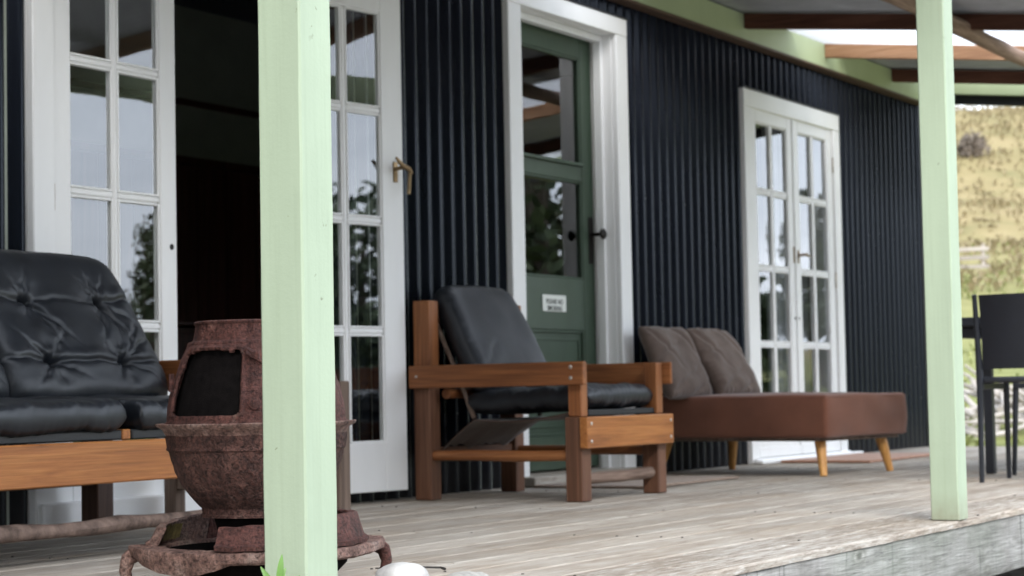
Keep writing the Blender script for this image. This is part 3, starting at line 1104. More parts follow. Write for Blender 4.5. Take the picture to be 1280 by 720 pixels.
# lower panel with two stepped mouldings
A_, B_, a, b_ = xl + st_, xr - st_, 0.22, 0.745
B('door_panel', (A_ + .001, GY + 0.018, a + .001), (B_ - .001, GY + 0.03, b_ - .001), MT['door_green'], gd, 0)
for k, (w0, w1, d_) in enumerate(((0.0, 0.014, 0.004), (0.040, 0.052, 0.012))):
    bd = MB()
    bd.box((A_ + w0, GY + d_, a + w0), (A_ + w1, GY + .0175, b_ - w0), 0.003)
    bd.box((B_ - w1, GY + d_, a + w0), (B_ - w0, GY + .0175, b_ - w0), 0.003)
    bd.box((A_ + w1, GY + d_, a + w0), (B_ - w1, GY + .0175, a + w1), 0.003)
    bd.box((A_ + w1, GY + d_, b_ - w1), (B_ - w1, GY + .0175, b_ - w0), 0.003)
    bd.build('panel_moulding', MT['door_green'], gd)
B('lock_plate', (xr - 0.062, GY - 0.004, 1.09), (xr - 0.014, GY - .0003, 1.33), MT['black_door'], gd, 0.001)
mb = MB()
mb.tube([(xr - 0.038, GY - 0.004, 1.24), (xr - 0.038, GY - 0.06, 1.24)], 0.009, 10)
mb.lathe([(0.0001, 0), (0.017, 0.004), (0.028, 0.014), (0.028, 0.02), (0.016, 0.03), (0.0001, 0.033)], 16)
o_ = mb
kv = o_.v
# the knob is lathed about z: turn its points onto the spindle
npt = 6 * 16
for i in range(len(kv) - npt, len(kv)):
    x_, y_, z_ = kv[i]
    kv[i] = (xr - 0.038 + x_, GY - 0.058 - z_, 1.24 + y_)
mb.build('door_knob', MT['black_door'], gd, smooth=True)
# strike hole and small hook on the frame
B('latch_hole', (8.955, 4.775, 0.84), (8.9575, 4.787, 0.855), MT['black_door'], fr2, 0)

# sign fixed on the green door
sg = MB().box((8.405, GY - 0.0045, 0.835), (8.640, GY - 0.0006, 0.917), 0.001).build('door_sign', MT['sign'])
tag(sg, 'small white two-line notice fixed to the green door', 'sign')
for txt, zz in (('PLEASE NO', 0.883), ('SMOKING', 0.850)):
    cu = bpy.data.curves.new('lettering', 'FONT')
    cu.body = txt
    cu.size = 0.034
    cu.align_x = 'CENTER'
    cu.align_y = 'CENTER'
    cu.extrude = 0.0003
    cu.offset = 0.0006
    cu.materials.append(MT['ink'])
    tmp_ = bpy.data.objects.new('lettering_source', cu)
    SC.collection.objects.link(tmp_)
    bpy.context.view_layer.update()
    me_ = bpy.data.meshes.new_from_object(tmp_.evaluated_get(bpy.context.evaluated_depsgraph_get()))
    bpy.data.objects.remove(tmp_)
    bpy.data.curves.remove(cu)
    if not me_.materials:
        me_.materials.append(MT['ink'])
    o = bpy.data.objects.new('lettering', me_)
    SC.collection.objects.link(o)
    o.parent = sg
    o.rotation_euler = (pi / 2, 0, 0)
    o.location = (8.5225, GY - 0.0052, zz)

# curtain behind the right leaf of the far doors
cv = MB()
vs, fs = [], []
n = 90
for i in range(n + 1):
    xx = 11.32 + 0.6 * i / n
    yy = 4.90 + 0.018 * sin(i * 0.55) + 0.008 * sin(i * 1.3 + 1)
    vs += [(xx, yy, 0.06), (xx, yy * 0.999, 1.1), (xx, yy, 2.12)]
for i in range(n):
    for j in range(2):
        fs.append((i * 3 + j, i * 3 + 3 + j, i * 3 + 4 + j, i * 3 + 1 + j))
cv.add(vs, fs)
cu_ = cv.build('curtain', MT['curtain'], smooth=True, angle=180)
tag(cu_, 'grey curtain hanging behind the right leaf of the far glazed doors', 'curtain')

# dark cabinet and folded linen inside the first room
cab = empty('cabinet', (8.3, 7.7, 0), label='dark red wooden cabinet deep inside the open doorway', cat='cabinet')
B('body', (-0.7, -0.2, 0.0), (0.7, 0.3, 0.86), MT['panel'], cab, 0.01)
for i in range(3):
    B('cabinet_door', (-0.68 + i * 0.46, -0.222, 0.08), (-0.24 + i * 0.46, -0.201, 0.82), MT['panel'], cab, 0.008)
B('top', (-0.74, -0.26, 0.861), (0.74, 0.32, 0.89), MT['panel'], cab, 0.005)
bk = MB().box((7.82, 7.5, 0.892), (8.08, 7.68, 0.93), 0.012).build('folded_cloth', MT['curtain'])
tag(bk, 'folded grey cloth lying on the dark cabinet indoors', 'cloth')

# ------------------------------------------------------------------ veranda
ver = empty('veranda', (0, 2.035, 0), label='lean-to veranda with pale green posts and corrugated roof', cat='veranda')


def V(o):
    o.location = (0, -2.035, 0)
    return o


SL = 0.1175


def rtop(y_):
    return 2.615 - SL * (4.65 - y_)


# ledger board with brown strip
V(B('ledger_board', (-3.3, 4.650, 2.462), (13.69, 4.6895, 2.615), MT['green'], ver, 0.003))
V(B('ledger_packer', (-3.3, 4.690, 2.466), (13.69, 4.7195, 2.61), MT['black_iron'], ver, 0.0))
V(B('ledger_strip', (-3.3, 4.642, 2.447), (13.69, 4.7195, 2.4615), MT['strip'], ver, 0.002))
RX = [-2.0, -0.76, 0.47, 1.71, 2.94, 4.18, 5.41, 6.65, 7.89, 9.12, 10.50, 11.745, 12.965]


def slope_box(x0, x1, y0, y1, top_off, bot_off, ch=0.003):
    mb = MB()
    mb.box((x0, y0, -bot_off), (x1, y1, -top_off), ch)
    mb.v = [(p[0], p[1], p[2] + rtop(p[1])) for p in mb.v]
    return mb


for i, x in enumerate(RX):
    mt_ = MT['rafter_lit'] if abs(x - 11.745) < 0.01 or i in (6, 8) else MT['rafter']
    o = V(slope_box(x, x + 0.045, 1.80, 4.649, 0.0, 0.088).build('rafter', mt_, ver))
    if mt_ is MT['rafter_lit']:
        o['label'] = 'orange-brown rafter with roof light put into its colour'
V(slope_box(13.640, 13.6885, 1.80, 4.649, 0.0, 0.088).build('end_rafter', MT['green'], ver))
V(slope_box(13.69, 13.735, 1.75, 4.70, 0.072, 0.155).build('barge_board', MT['black_iron'], ver))
V(slope_box(13.69, 13.735, 1.75, 4.70, -0.005, 0.0715).build('barge_board', MT['green'], ver))
# front beam and fascia gutter
V(B('front_beam', (-3.3, 2.129, 2.08), (13.68, 2.174, rtop(2.15) - 0.0885), MT['green'], ver, 0.003))
# posts
PX = [-0.77, 2.719, 6.180, 9.66, 12.3]


def post(x0, y0=2.035):
    s_ = 0.0925
    mb = MB()
    zs = [0.001, 0.004] + [0.05 + i * 0.05 for i in range(41)] + [rtop(2.08) - 0.09]
    c_ = 0.0035
    base = [(0, c_), (c_, 0), (s_ - c_, 0), (s_, c_), (s_, s_ - c_), (s_ - c_, s_), (c_, s_), (0, s_ - c_)]
    vs, fs = [], []
    for z in zs:
        for j, (a, b_) in enumerate(base):
            wx = 0.0009 * noise.noise(Vector((x0 * 7 + j * 3.1, z * 9, 1)))
            vs.append((x0 + a + wx, y0 + b_ - wx, z))
    for i in range(len(zs) - 1):
        for j in range(8):
            j2 = (j + 1) % 8
            fs.append((i * 8 + j, i * 8 + j2, (i + 1) * 8 + j2, (i + 1) * 8 + j))
    fs.append(tuple(range(8))[::-1])
    fs.append(tuple((len(zs) - 1) * 8 + j for j in range(8)))
    mb.add(vs, fs)
    return V(mb.build('post', MT['green_post'], ver))


for x in PX:
    post(x)
# log purlin slung under the rafters
LG = [(6.4, 3.36, 2.350), (7.6, 3.35, 2.365), (8.8, 3.36, 2.375), (9.8, 3.35, 2.385), (11.0, 3.355, 2.377), (12.2, 3.36, 2.366), (13.3, 3.35, 2.36)]
pts, rs = [], []
for i in range(len(LG) - 1):
    for k in range(8):
        f = k / 8
        p = Vector(LG[i]).lerp(Vector(LG[i + 1]), f)
        p += Vector((0, noise.noise(p * 2) * 0.012, noise.noise(p * 2 + Vector((5, 5, 5))) * 0.010))
        pts.append(p)
        rs.append(0.044 * (1 + 0.12 * noise.noise(p * 3)))
pts.append(Vector(LG[-1]))
rs.append(0.045)
V(MB().tube(pts, rs, 18, True, 0.12).build('log_purlin', MT['log_pale'], ver, smooth=True))


def roof_sheet(x0, x1, mat, lift=0.0):
    PITCH, AMP = 0.0762, 0.0095
    n = int(round((x1 - x0) / PITCH * 10))
    ys = [1.72, 2.7, 3.7, 4.712]
    vs, fs = [], []
    for i in range(n + 1):
        x = x0 + (x1 - x0) * i / n
        dz = AMP * cos(2 * pi * x / PITCH) + 0.012 + lift
        for y_ in ys:
            vs.append((x, y_, rtop(y_) + dz))
    k = len(ys)
    for i in range(n):
        for j in range(k - 1):
            fs.append((i * k + j, (i + 1) * k + j, (i + 1) * k + j + 1, i * k + j + 1))
    mb = MB()
    mb.add(vs, fs)
    return V(mb.build('roof_sheet', mat, ver, smooth=True, angle=80))


CLEAR = {}
x = -3.3
k = 0
bounds = []
while x < 13.75:
    bounds.append((x, min(x + 0.762, 13.76)))
    x += 0.762
for (a, b_) in bounds:
    c_ = (a + b_) / 2
    clear = (10.9 < c_ < 12.3) or (8.0 < c_ < 8.75) or (3.3 < c_ < 4.0) or c_ > 13.3
    o = roof_sheet(a, b_ + 0.02, MT['clear'] if clear else MT['roof_grey'], 0.0016 * (len(bounds) % 2))
    if clear:
        o['label'] = 'translucent white corrugated roof sheet'

# ------------------------------------------------------------------ cushions
def cushion_mesh(name, w, h, t, mat4, mat, parent, buttons=(), folds=(), seed=0, puff=5, nx=90, ny=90, taper=0.0, wr=0.002, seam=0.0, corner=0.10, wscale=6.0):
    """closed soft cushion: local x width, y height, z outwards. front gets buttons and folds"""
    vs = []
    S = Vector((seed * 3.3, seed * 1.7, 0))

    def outline(u, v):
        # rounded rectangle mapping
        x_ = u * w / 2 * (1 - corner * 0.5 * abs(v) ** 6)
        y_ = v * h / 2 * (1 - corner * 0.5 * abs(u) ** 6)
        x_ *= 1 - taper * (v + 1) / 2
        return x_, y_

    def hfun(u, v):
        e = (1 - abs(u) ** puff) * (1 - abs(v) ** puff)
        return max(0.0, e) ** 0.42

    def disp(x_, y_):
        d = 0.0
        for (bx, by) in buttons:
            dx, dy = x_ - bx, y_ - by
            r = sqrt(dx * dx + dy * dy)
            th = atan2(dy, dx)
            d -= 0.020 * exp(-(r / 0.020) ** 2) + 0.022 * exp(-(r / 0.070) ** 2)
            nn = noise.noise(Vector((bx * 9, by * 9, 4 + seed)))
            wrk = sin(5 * th + nn * 9 + 2.5 * noise.noise(Vector((x_ * 9, y_ * 9, seed)))) * (0.6 + 0.8 * noise.noise(Vector((cos(th) * 2 + bx * 9, sin(th) * 2, seed + 3))))
            d += 0.0042 * wrk * exp(-((r - 0.050) / 0.035) ** 2)
        for (x1, y1, x2, y2, dep, wid) in folds:
            vx, vy = x2 - x1, y2 - y1
            L2 = vx * vx + vy * vy
            q = max(0, min(1, ((x_ - x1) * vx + (y_ - y1) * vy) / L2))
            px, py = x1 + vx * q, y1 + vy * q
            bend = 0.010 * noise.noise(Vector((q * 4, x1 * 11, seed)))
            nx_, ny_ = -vy / sqrt(L2), vx / sqrt(L2)
            sd = (x_ - px) * nx_ + (y_ - py) * ny_ + bend
            along = sqrt(max(0, (x_ - px - nx_ * (sd - bend)) ** 2 + (y_ - py - ny_ * (sd - bend)) ** 2))
            fade = exp(-(along / 0.03) ** 2) * (1 - 0.75 * q * q)
            d += 0.8 * fade * dep * (-exp(-(sd / wid) ** 2) + 0.42 * exp(-((sd - 2.6 * wid) / (2.2 * wid)) ** 2) + 0.22 * exp(-((sd + 2.8 * wid) / (2.4 * wid)) ** 2))
        return d
    idx = {}
    for side in (1, -1):
        for j in range(ny + 1):
            for i in range(nx + 1):
                u = -cos(pi * i / nx) * 0.35 + (-1 + 2 * i / nx) * 0.65
                v = -cos(pi * j / ny) * 0.35 + (-1 + 2 * j / ny) * 0.65
                bd = i in (0, nx) or j in (0, ny)
                if side == -1 and bd:
                    idx[(side, i, j)] = idx[(1, i, j)]
                    continue
                x_, y_ = outline(u, v)
                hz_ = hfun(u, v) * t / 2
                z_ = side * hz_
                if side == 1:
                    z_ += disp(x_, y_) * min(1, hfun(u, v) * 1.4)
                nv = Vector((x_ * wscale, y_ * wscale, side * 2.0)) + S
                z_ += wr * 2 * noise.noise(nv) * (0 if bd else 1)
                # gathers along the edges
                ed = max(abs(u), abs(v))
                if ed > 0.8 and not bd:
                    s_ = x_ if abs(v) > abs(u) else y_
                    z_ += side * wr * 1.6 * (ed - 0.8) / 0.2 * noise.noise(Vector((s_ * 42, seed, side)))
                if bd:
                    z_ += wr * 1.5 * noise.noise(Vector((x_ * 9 + seed, y_ * 9, 0)))
                    if seam:
                        kx = 1 + seam * noise.noise(Vector((x_ * 16 + seed, y_ * 16, 7)))
                        x_ *= kx
                        y_ *= kx
                idx[(side, i, j)] = len(vs)
                vs.append(mat4 @ Vector((x_, y_, z_)))
    fs = []
    for side in (1, -1):
        for j in range(ny):
            for i in range(nx):
                q = [idx[(side, i, j)], idx[(side, i + 1, j)], idx[(side, i + 1, j + 1)], idx[(side, i, j + 1)]]
                fs.append(q if side == 1 else q[::-1])
    mb = MB()
    mb.add(vs, fs)
    o = mb.build(name, mat, parent, smooth=True, angle=180)
    return o


def basis(origin, xd, yd):
    xd = Vector(xd).normalized()
    yd = Vector(yd)
    yd = (yd - xd * yd.dot(xd)).normalized()
    zd = xd.cross(yd)
    m_ = Matrix((xd, yd, zd)).transposed().to_4x4()
    m_.translation = Vector(origin)
    return m_


def button(parent, mat4, p, r=0.012):
    mb = MB()
    mb.lathe([(0.0001, 0.007), (r * 0.6, 0.006), (r, 0.002), (r * 0.95, -0.003), (0.0001, -0.004)], 16)
    mb.v = [tuple(mat4 @ (Vector(q) + Vector(p))) for q in mb.v]
    return mb.build('button', MT['vinyl'], parent, smooth=True, angle=60)


def bolt(parent, p, axis, r=0.008):
    mb = MB()
    a = Vector(p)
    d = Vector(axis)
    mb.tube([a - d * 0.001, a + d * 0.0025, a + d * 0.004], [r, r, r * 0.6], 12)
    return mb.build('bolt', MT['steel'], parent, smooth=True)


# ------------------------------------------------------------------ sofa (left)
sofa = empty('sofa', (3.37, 3.74, 0), label='wooden sofa with buttoned black vinyl cushions against the left glazed doors', cat='sofa')
ox, oy = 3.37, 3.74


def S_(p):
    return (p[0] - ox, p[1] - oy, p[2])


def SB(name, a, b, mat, ch=0.004, parent=None):
    return B(name, S_(a), S_(b), mat, parent or sofa, ch)


fr_r = SB('front_rail', (3.36, 3.740, 0.208), (4.975, 3.772, 0.323), MT['rail']['x'], 0.004)
for zz in (0.235, 0.295):
    bolt(fr_r, S_((4.90, 3.740, zz)), (0, -1, 0))
for x in (3.385, 4.875):
    SB('front_post', (x, 3.773, 0.0), (x + 0.075, 3.838, 0.553), MT['leg']['z'])
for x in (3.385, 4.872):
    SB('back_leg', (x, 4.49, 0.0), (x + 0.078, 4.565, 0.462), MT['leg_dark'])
    SB('back_post', (x + 0.001, 4.491, 0.4625), (x + 0.077, 4.564, 0.825), MT['chair']['z'])
for x in (3.352, 4.9515):
    SB('arm', (x, 3.745, 0.463), (x + 0.032, 4.565, 0.562), MT['chair']['y'])
SB('back_rail', (3.47, 4.50, 0.42), (4.87, 4.535, 0.53), MT['chair']['x'])
SB('lower_back_rail', (3.47, 4.50, 0.16), (4.87, 4.535, 0.225), MT['leg']['x'])
pts = [(3.30 + i * 0.13, 3.80 + 0.004 * sin(i), 0.088 + 0.003 * cos(i * 1.7)) for i in range(14)]
MB().tube([S_(p) for p in pts], [0.0215 + 0.002 * sin(i * 2.1) for i in range(14)], 14, True, 0.30).build('front_stretcher', MT['log_mottled'], sofa, smooth=True)
for x in (3.42,):
    MB().tube([S_((x, 3.80, 0.14)), S_((x, 4.55, 0.14))], 0.02, 12, True, 0.1).build('side_stretcher', MT['leg']['y'], sofa, smooth=True)
# module bases with joint block
SB('seat_base', (3.47, 3.782, 0.324), (4.205, 4.40, 0.352), MT['vinyl_flat'], 0.004)
SB('joint_block', (4.209, 3.784, 0.324), (4.243, 4.40, 0.353), MT['rail']['y'], 0.003)
SB('seat_base', (4.247, 3.782, 0.324), (4.868, 4.40, 0.352), MT['vinyl_flat'], 0.004)
for k, xc in enumerate((3.862, 4.553)):
    wd = 0.70 if k == 0 else 0.60
    m4 = basis(S_((xc, 4.07, 0.400)), (1, 0, 0), (0, 1, 0.035))
    bt = []
    cu_ = cushion_mesh('seat_cushion', wd, 0.64, 0.096, m4, MT['vinyl'], sofa, [(-0.16, 0.0), (0.16, 0.0)],
                       [(-0.34, -0.16, 0.34, -0.19, 0.004, 0.02), (-0.16, -0.02, -0.30, -0.28, 0.005, 0.012), (0.16, -0.02, 0.30, -0.27, 0.006, 0.012), (-0.16, -0.02, 0.16, -0.02, 0.005, 0.014)],
                       seed=3 + k, puff=18, nx=110, ny=90, wr=0.0045, corner=0.06, wscale=9)
    for bx in (-0.16, 0.16):
        button(cu_, m4, (bx, 0.0, 0.012))
for k, xc in enumerate((3.84, 4.535)):
    m4 = basis(S_((xc, 4.335, 0.655)), (1, 0, 0), (0, 0.27, 0.46))
    bts = [(-0.16, -0.15), (0.16, -0.15), (-0.16, 0.065), (0.16, 0.065)]
    fl = [(-0.16, 0.065, 0.02, 0.070, 0.006, 0.008), (0.16, 0.065, -0.02, 0.068, 0.004, 0.007), (-0.16, -0.15, 0.16, -0.15, 0.012, 0.008), (0.16, -0.15, -0.16, -0.15, 0.006, 0.008),
          (0.16, 0.065, 0.37, 0.095, 0.016, 0.009), (0.16, -0.15, 0.37, -0.15, 0.014, 0.009),
          (-0.16, 0.065, -0.37, 0.085, 0.014, 0.010), (-0.16, -0.15, -0.37, -0.13, 0.014, 0.010),
          (0.16, 0.065, 0.145, 0.16, 0.009, 0.007), (0.16, 0.065, 0.205, 0.145, 0.008, 0.007), (0.16, 0.065, 0.10, 0.14, 0.007, 0.007), (-0.16, 0.065, -0.13, 0.16, 0.009, 0.007), (-0.16, 0.065, -0.20, 0.145, 0.008, 0.007),
          (0.16, 0.065, 0.235, -0.10, 0.011, 0.008), (0.16, 0.065, 0.19, -0.09, 0.008, 0.007), (0.16, 0.065, 0.30, -0.02, 0.010, 0.008), (-0.16, 0.065, -0.03, -0.08, 0.012, 0.009), (-0.16, 0.065, -0.09, -0.09, 0.009, 0.008), (0.16, 0.065, 0.10, -0.09, 0.008, 0.008),
          (0.16, -0.15, 0.31, -0.06, 0.012, 0.008), (0.16, -0.15, 0.27, -0.02, 0.008, 0.007), (0.16, -0.15, 0.31, -0.22, 0.010, 0.008), (-0.16, -0.15, -0.08, -0.06, 0.010, 0.008), (-0.16, -0.15, -0.26, -0.06, 0.010, 0.008),
          (0.16, -0.15, 0.10, -0.08, 0.008, 0.008), (-0.16, -0.15, -0.05, -0.20, 0.008, 0.008), (-0.16, -0.15, -0.24, -0.22, 0.008, 0.008)]
    cu_ = cushion_mesh('back_cushion', 0.73, 0.55, 0.15, m4, MT['vinyl'], sofa, bts, fl, seed=10 + k, puff=7, nx=190, ny=150, wr=0.0014, corner=0.12, taper=0.10)
    for bb in bts:
        button(cu_, m4, (bb[0] * (1 - 0.0), bb[1], 0.030), 0.0125)

# ------------------------------------------------------------------ armchair
ac = empty('armchair', (7.23, 4.15, 0), label='wooden armchair with black vinyl cushions in front of the green door', cat='armchair')


def A2(p):
    return (p[0] - 7.23, p[1] - 4.15, p[2])


def AB(name, a, b, mat, ch=0.004, parent=None):
    return B(name, A2(a), A2(b), mat, parent or ac, ch)


for x in (6.852, 7.520):
    o = AB('front_leg', (x, 3.775, 0.0), (x + 0.078, 3.85, 0.335), MT['leg']['z'])
    AB('front_post', (x + 0.004, 3.776, 0.336), (x + 0.060, 3.835, 0.5525), MT['chair']['z'])
for x in (6.852, 7.535):
    AB('back_leg', (x, 4.485, 0.0), (x + 0.078, 4.565, 0.462), MT['leg']['z'])
    AB('back_post', (x + 0.001, 4.486, 0.4625), (x + 0.077, 4.564, 0.825), MT['chair']['z'])
for k, (x0, x1) in enumerate(((6.820, 6.8505), (7.5990, 7.614))):
    arm = AB('arm', (x0, 3.745, 0.461), (x1, 4.57, 0.5545), MT['chair']['y'])
    xx = 6.820 if k == 0 else 7.614
    sg_ = (-1, 0, 0) if k == 0 else (1, 0, 0)
    bolt(arm, A2((xx, 3.80, 0.533)), sg_)
    bolt(arm, A2((xx, 3.80, 0.490)), sg_)
    bolt(arm, A2((xx, 4.53, 0.51)), sg_, 0.006)
# inner face bolt on the far arm
fr_ = AB('front_rail', (6.835, 3.738, 0.210), (7.602, 3.7745, 0.335), MT['rail']['x'])
for xx in (6.868, 7.572):
    for zz in (0.238, 0.308):
        bolt(fr_, A2((xx, 3.738, zz)), (0, -1, 0), 0.007)
AB('back_rail', (6.932, 4.50, 0.165), (7.533, 4.53, 0.215), MT['leg']['x'])
MB().tube([A2((6.885, 3.85, 0.182)), A2((6.885, 4.1, 0.180)), A2((6.885, 4.3, 0.184)), A2((6.885, 4.485, 0.183))], [0.021, 0.023, 0.022, 0.021], 14, True, 0.08).build('side_stretcher', MT['chair']['y'], ac, smooth=True)
MB().tube([A2((7.575, 3.85, 0.182)), A2((7.575, 4.485, 0.183))], 0.021, 14, True, 0.08).build('side_stretcher', MT['chair']['y'], ac, smooth=True)
MB().tube([A2((6.93 + i * 0.1, 3.815, 0.085 + 0.004 * i / 6)) for i in range(7)], [0.021, 0.023, 0.022, 0.024, 0.023, 0.025, 0.026], 14, True, 0.15).build('front_stretcher', MT['log']['x'], ac, smooth=True)
MB().tube([A2((6.90, 4.435, 0.438)), A2((7.60, 4.435, 0.438))], 0.021, 14).build('back_dowel', MT['chair']['x'], ac, smooth=True)
# back slat frame edge that carries the back cushion
for x in (6.955, 7.50):
    mb = MB()
    mb.tube([A2((x, 4.545, 0.80)), A2((x, 4.435, 0.56)), A2((x, 4.335, 0.335))], 0.010, 8)
    mb.build('back_frame', MT['grey_post'], ac, smooth=True)
# seat board and sagging hessian underside
mb = MB()
vs, fs = [], []
n = 16
for i in range(n + 1):
    xx = 6.955 + 0.57 * i / n
    for j in range(11):
        q = j / 10
        if q < 0.7:
            qq = q / 0.7
            yy, zz = 3.86 + (4.335 - 3.86) * qq, 0.352 - 0.028 * qq - 0.02 * sin(pi * qq)
        else:
            qq = (q - 0.7) / 0.3
            rag = 0.03 * noise.noise(Vector((xx * 14, 3, 1))) * qq
            yy, zz = 4.335 + 0.165 * qq, 0.324 - (0.108 + rag) * qq
        vs.append(A2((xx, yy, zz)))
        vs.append(A2((xx, yy, zz + 0.006)))
for i in range(n):
    for j in range(10):
        for s_ in (0, 1):
            q = [(i * 11 + j) * 2 + s_, (i * 11 + j + 1) * 2 + s_, ((i + 1) * 11 + j + 1) * 2 + s_, ((i + 1) * 11 + j) * 2 + s_]
            fs.append(q)
for i in range(n):
    fs.append(((i * 11) * 2, ((i + 1) * 11) * 2, ((i + 1) * 11) * 2 + 1, (i * 11) * 2 + 1))
    fs.append(((i * 11 + 10) * 2, ((i + 1) * 11 + 10) * 2, ((i + 1) * 11 + 10) * 2 + 1, (i * 11 + 10) * 2 + 1))
for j in range(10):
    for i in (0, n):
        a = (i * 11 + j) * 2
        fs.append((a, a + 2, a + 3, a + 1))
mb.add(vs, fs)
mb.build('seat_webbing', MT['hessian'], ac, smooth=True, angle=50)
AB('seat_base', (6.945, 3.79, 0.337), (7.53, 3.86, 0.362), MT['vinyl_flat'], 0.004)
m4 = basis(A2((7.238, 4.085, 0.408)), (1, 0, 0), (0, 1, -0.03))
cs = cushion_mesh('seat_cushion', 0.60, 0.60, 0.105, m4, MT['vinyl'], ac, [(-0.13, 0.0), (0.13, 0.0)], [(-0.29, 0.05, -0.13, 0, 0.007, 0.014), (0.13, 0, 0.28, -0.1, 0.007, 0.014), (-0.28, -0.15, -0.13, 0.0, 0.006, 0.014)],
                  seed=21, puff=9, nx=80, ny=80, wr=0.006, corner=0.07, wscale=11)
for bx in (-0.13, 0.13):
    button(cs, m4, (bx, 0, 0.014))
m4 = basis(A2((7.248, 4.412, 0.66)), (1, 0, 0), (0, 0.225, 0.44))
cb = cushion_mesh('back_cushion', 0.61, 0.52, 0.135, m4, MT['vinyl'], ac, [], [(-0.28, -0.2, 0.28, -0.22, 0.006, 0.016), (-0.13, -0.06, -0.28, -0.18, 0.005, 0.014)],
                  seed=25, puff=6, nx=90, ny=80, wr=0.004, corner=0.16, taper=0.04)

# ------------------------------------------------------------------ daybed
DB = Vector((9.01, 3.615, 0))
th_ = radians(-9)
db = empty('daybed', DB, th_, label='chestnut brown upholstered daybed on slanting wooden legs', cat='daybed')
W_, L_ = 0.80, 1.10
# soft upholstered block: local x 0..W, y 0..L, z .185..0.4
mb = MB()
bm = bmesh.new()
bmesh.ops.create_cube(bm, size=1)
for p in bm.verts:
    p.co = Vector(((p.co.x + .5) * W_, (p.co.y + .5) * L_, 0.188 + (p.co.z + .5) * 0.212))
bmesh.ops.bevel(bm, geom=bm.edges[:], offset=0.018, segments=3, affect='EDGES', profile=0.5)
bmesh.ops.subdivide_edges(bm, edges=[e for e in bm.edges if e.calc_length() > 0.1], cuts=18, use_grid_fill=True)
for p in bm.verts:
    c0 = Vector((W_ / 2, L_ / 2, 0.29))
    x_, y_, z_ = p.co
    if z_ > 0.30:
        p.co.z += 0.012 * (1 - (2 * x_ / W_ - 1) ** 2) * (1 - (2 * y_ / L_ - 1) ** 2)
    mid_ = 1 - ((z_ - 0.29) / 0.11) ** 2
    p.co.x += 0.008 * mid_ * (1 if x_ > W_ / 2 else -1)
    p.co.y += 0.008 * mid_ * (1 if y_ > L_ / 2 else -1)
    nn = Vector((x_ * 5, y_ * 5, z_ * 9))
    p.co += Vector((noise.noise(nn), noise.noise(nn + Vector((9, 0, 0))), noise.noise(nn + Vector((0, 9, 0))) * 0.6)) * 0.006
mb.add([p.co.copy() for p in bm.verts], [[q.index for q in f.verts] for f in bm.faces])
bm.free()
mb.build('mattress', MT['daybed'], db, smooth=True, angle=70)
for zz, rr_ in ((0.386, 0.0035), (0.199, 0.003)):
    loop = []
    for (ax, ay, bx_, by_) in ((0, 0, W_, 0), (W_, 0, W_, L_), (W_, L_, 0, L_), (0, L_, 0, 0)):
        for q in range(10):
            x_, y_ = ax + (bx_ - ax) * q / 10, ay + (by_ - ay) * q / 10
            loop.append((x_ * 0.998 + 0.001 + 0.002 * noise.noise(Vector((x_ * 9, y_ * 9, 1))), y_ * 0.998 + 0.001, zz + 0.003 * noise.noise(Vector((x_ * 6, y_ * 6, 2)))))
    loop.append(loop[0])
    MB().tube(loop, rr_, 6, False).build('piping', MT['daybed'], db, smooth=True)
# vertical seam piping at the near corner
mb = MB()
mb.tube([(0.004, 0.004, 0.20), (0.001, 0.001, 0.29), (0.006, 0.006, 0.388)], 0.003, 6)
mb.build('seam', MT['daybed'], db, smooth=True)
B('underside_frame', (0.03, 0.03, 0.172), (W_ - 0.03, L_ - 0.03, 0.187), MT['grey_post'], db, 0.003)
for (lx, ly, sx, sy) in ((0.11, 0.10, -0.04, -0.04), (W_ - 0.10, 0.10, 0.045, -0.03), (0.10, L_ - 0.10, -0.04, 0.04), (W_ - 0.10, L_ - 0.10, 0.045, 0.04)):
    MB().tube([(lx, ly, 0.186), (lx + sx * .2, ly + sy * .2, 0.15), (lx + sx, ly + sy, 0.0)], [0.030, 0.028, 0.018], 16).build('leg', MT['daybed_leg'], db, smooth=True)


def pillow(cx, cy, cz, rz, lean, seed, label, w=0.46, h=0.42, roll=0.0):
    r = empty('pillow_', (0, 0, 0))
    bpy.data.objects.remove(r)
    mx_ = Matrix.Rotation(rz, 4, 'Z') @ Matrix.Rotation(roll, 4, 'Y') @ Matrix.Rotation(pi / 2 - lean, 4, 'X')
    o = cushion_mesh('pillow', w, h, 0.12, mx_, MT['pillow'], None, [], [(-0.18, -0.17, 0.20, -0.02, 0.014, 0.014), (-0.2, 0.02, 0.12, 0.13, 0.010, 0.013), (0.0, -0.19, 0.19, -0.13, 0.012, 0.012), (-0.19, 0.16, -0.05, -0.05, 0.010, 0.012), (0.05, 0.17, 0.17, 0.0, 0.009, 0.012)], seed=seed, puff=4.5, nx=80, ny=80, wr=0.006, corner=-0.04, wscale=8)
    o.location = (cx, cy, cz)
    return tag(o, label, 'pillow')


pillow(9.19, 4.50, 0.575, radians(-3), radians(25), 31, 'left taupe linen pillow leaning on the wall nearest the armchair', 0.43, 0.40)
pillow(9.70, 4.47, 0.575, radians(-3), radians(30), 34, 'right taupe linen pillow leaning on the wall nearest the far glazed doors', 0.45, 0.41)

# ------------------------------------------------------------------ timber stand between sofa and armchair
tsd = empty('timber_stand', (5.36, 4.2, 0), label='narrow silvered timber stand half hidden behind the near green post', cat='stand')


def TS(p):
    return (p[0] - 5.36, p[1] - 4.2, p[2])


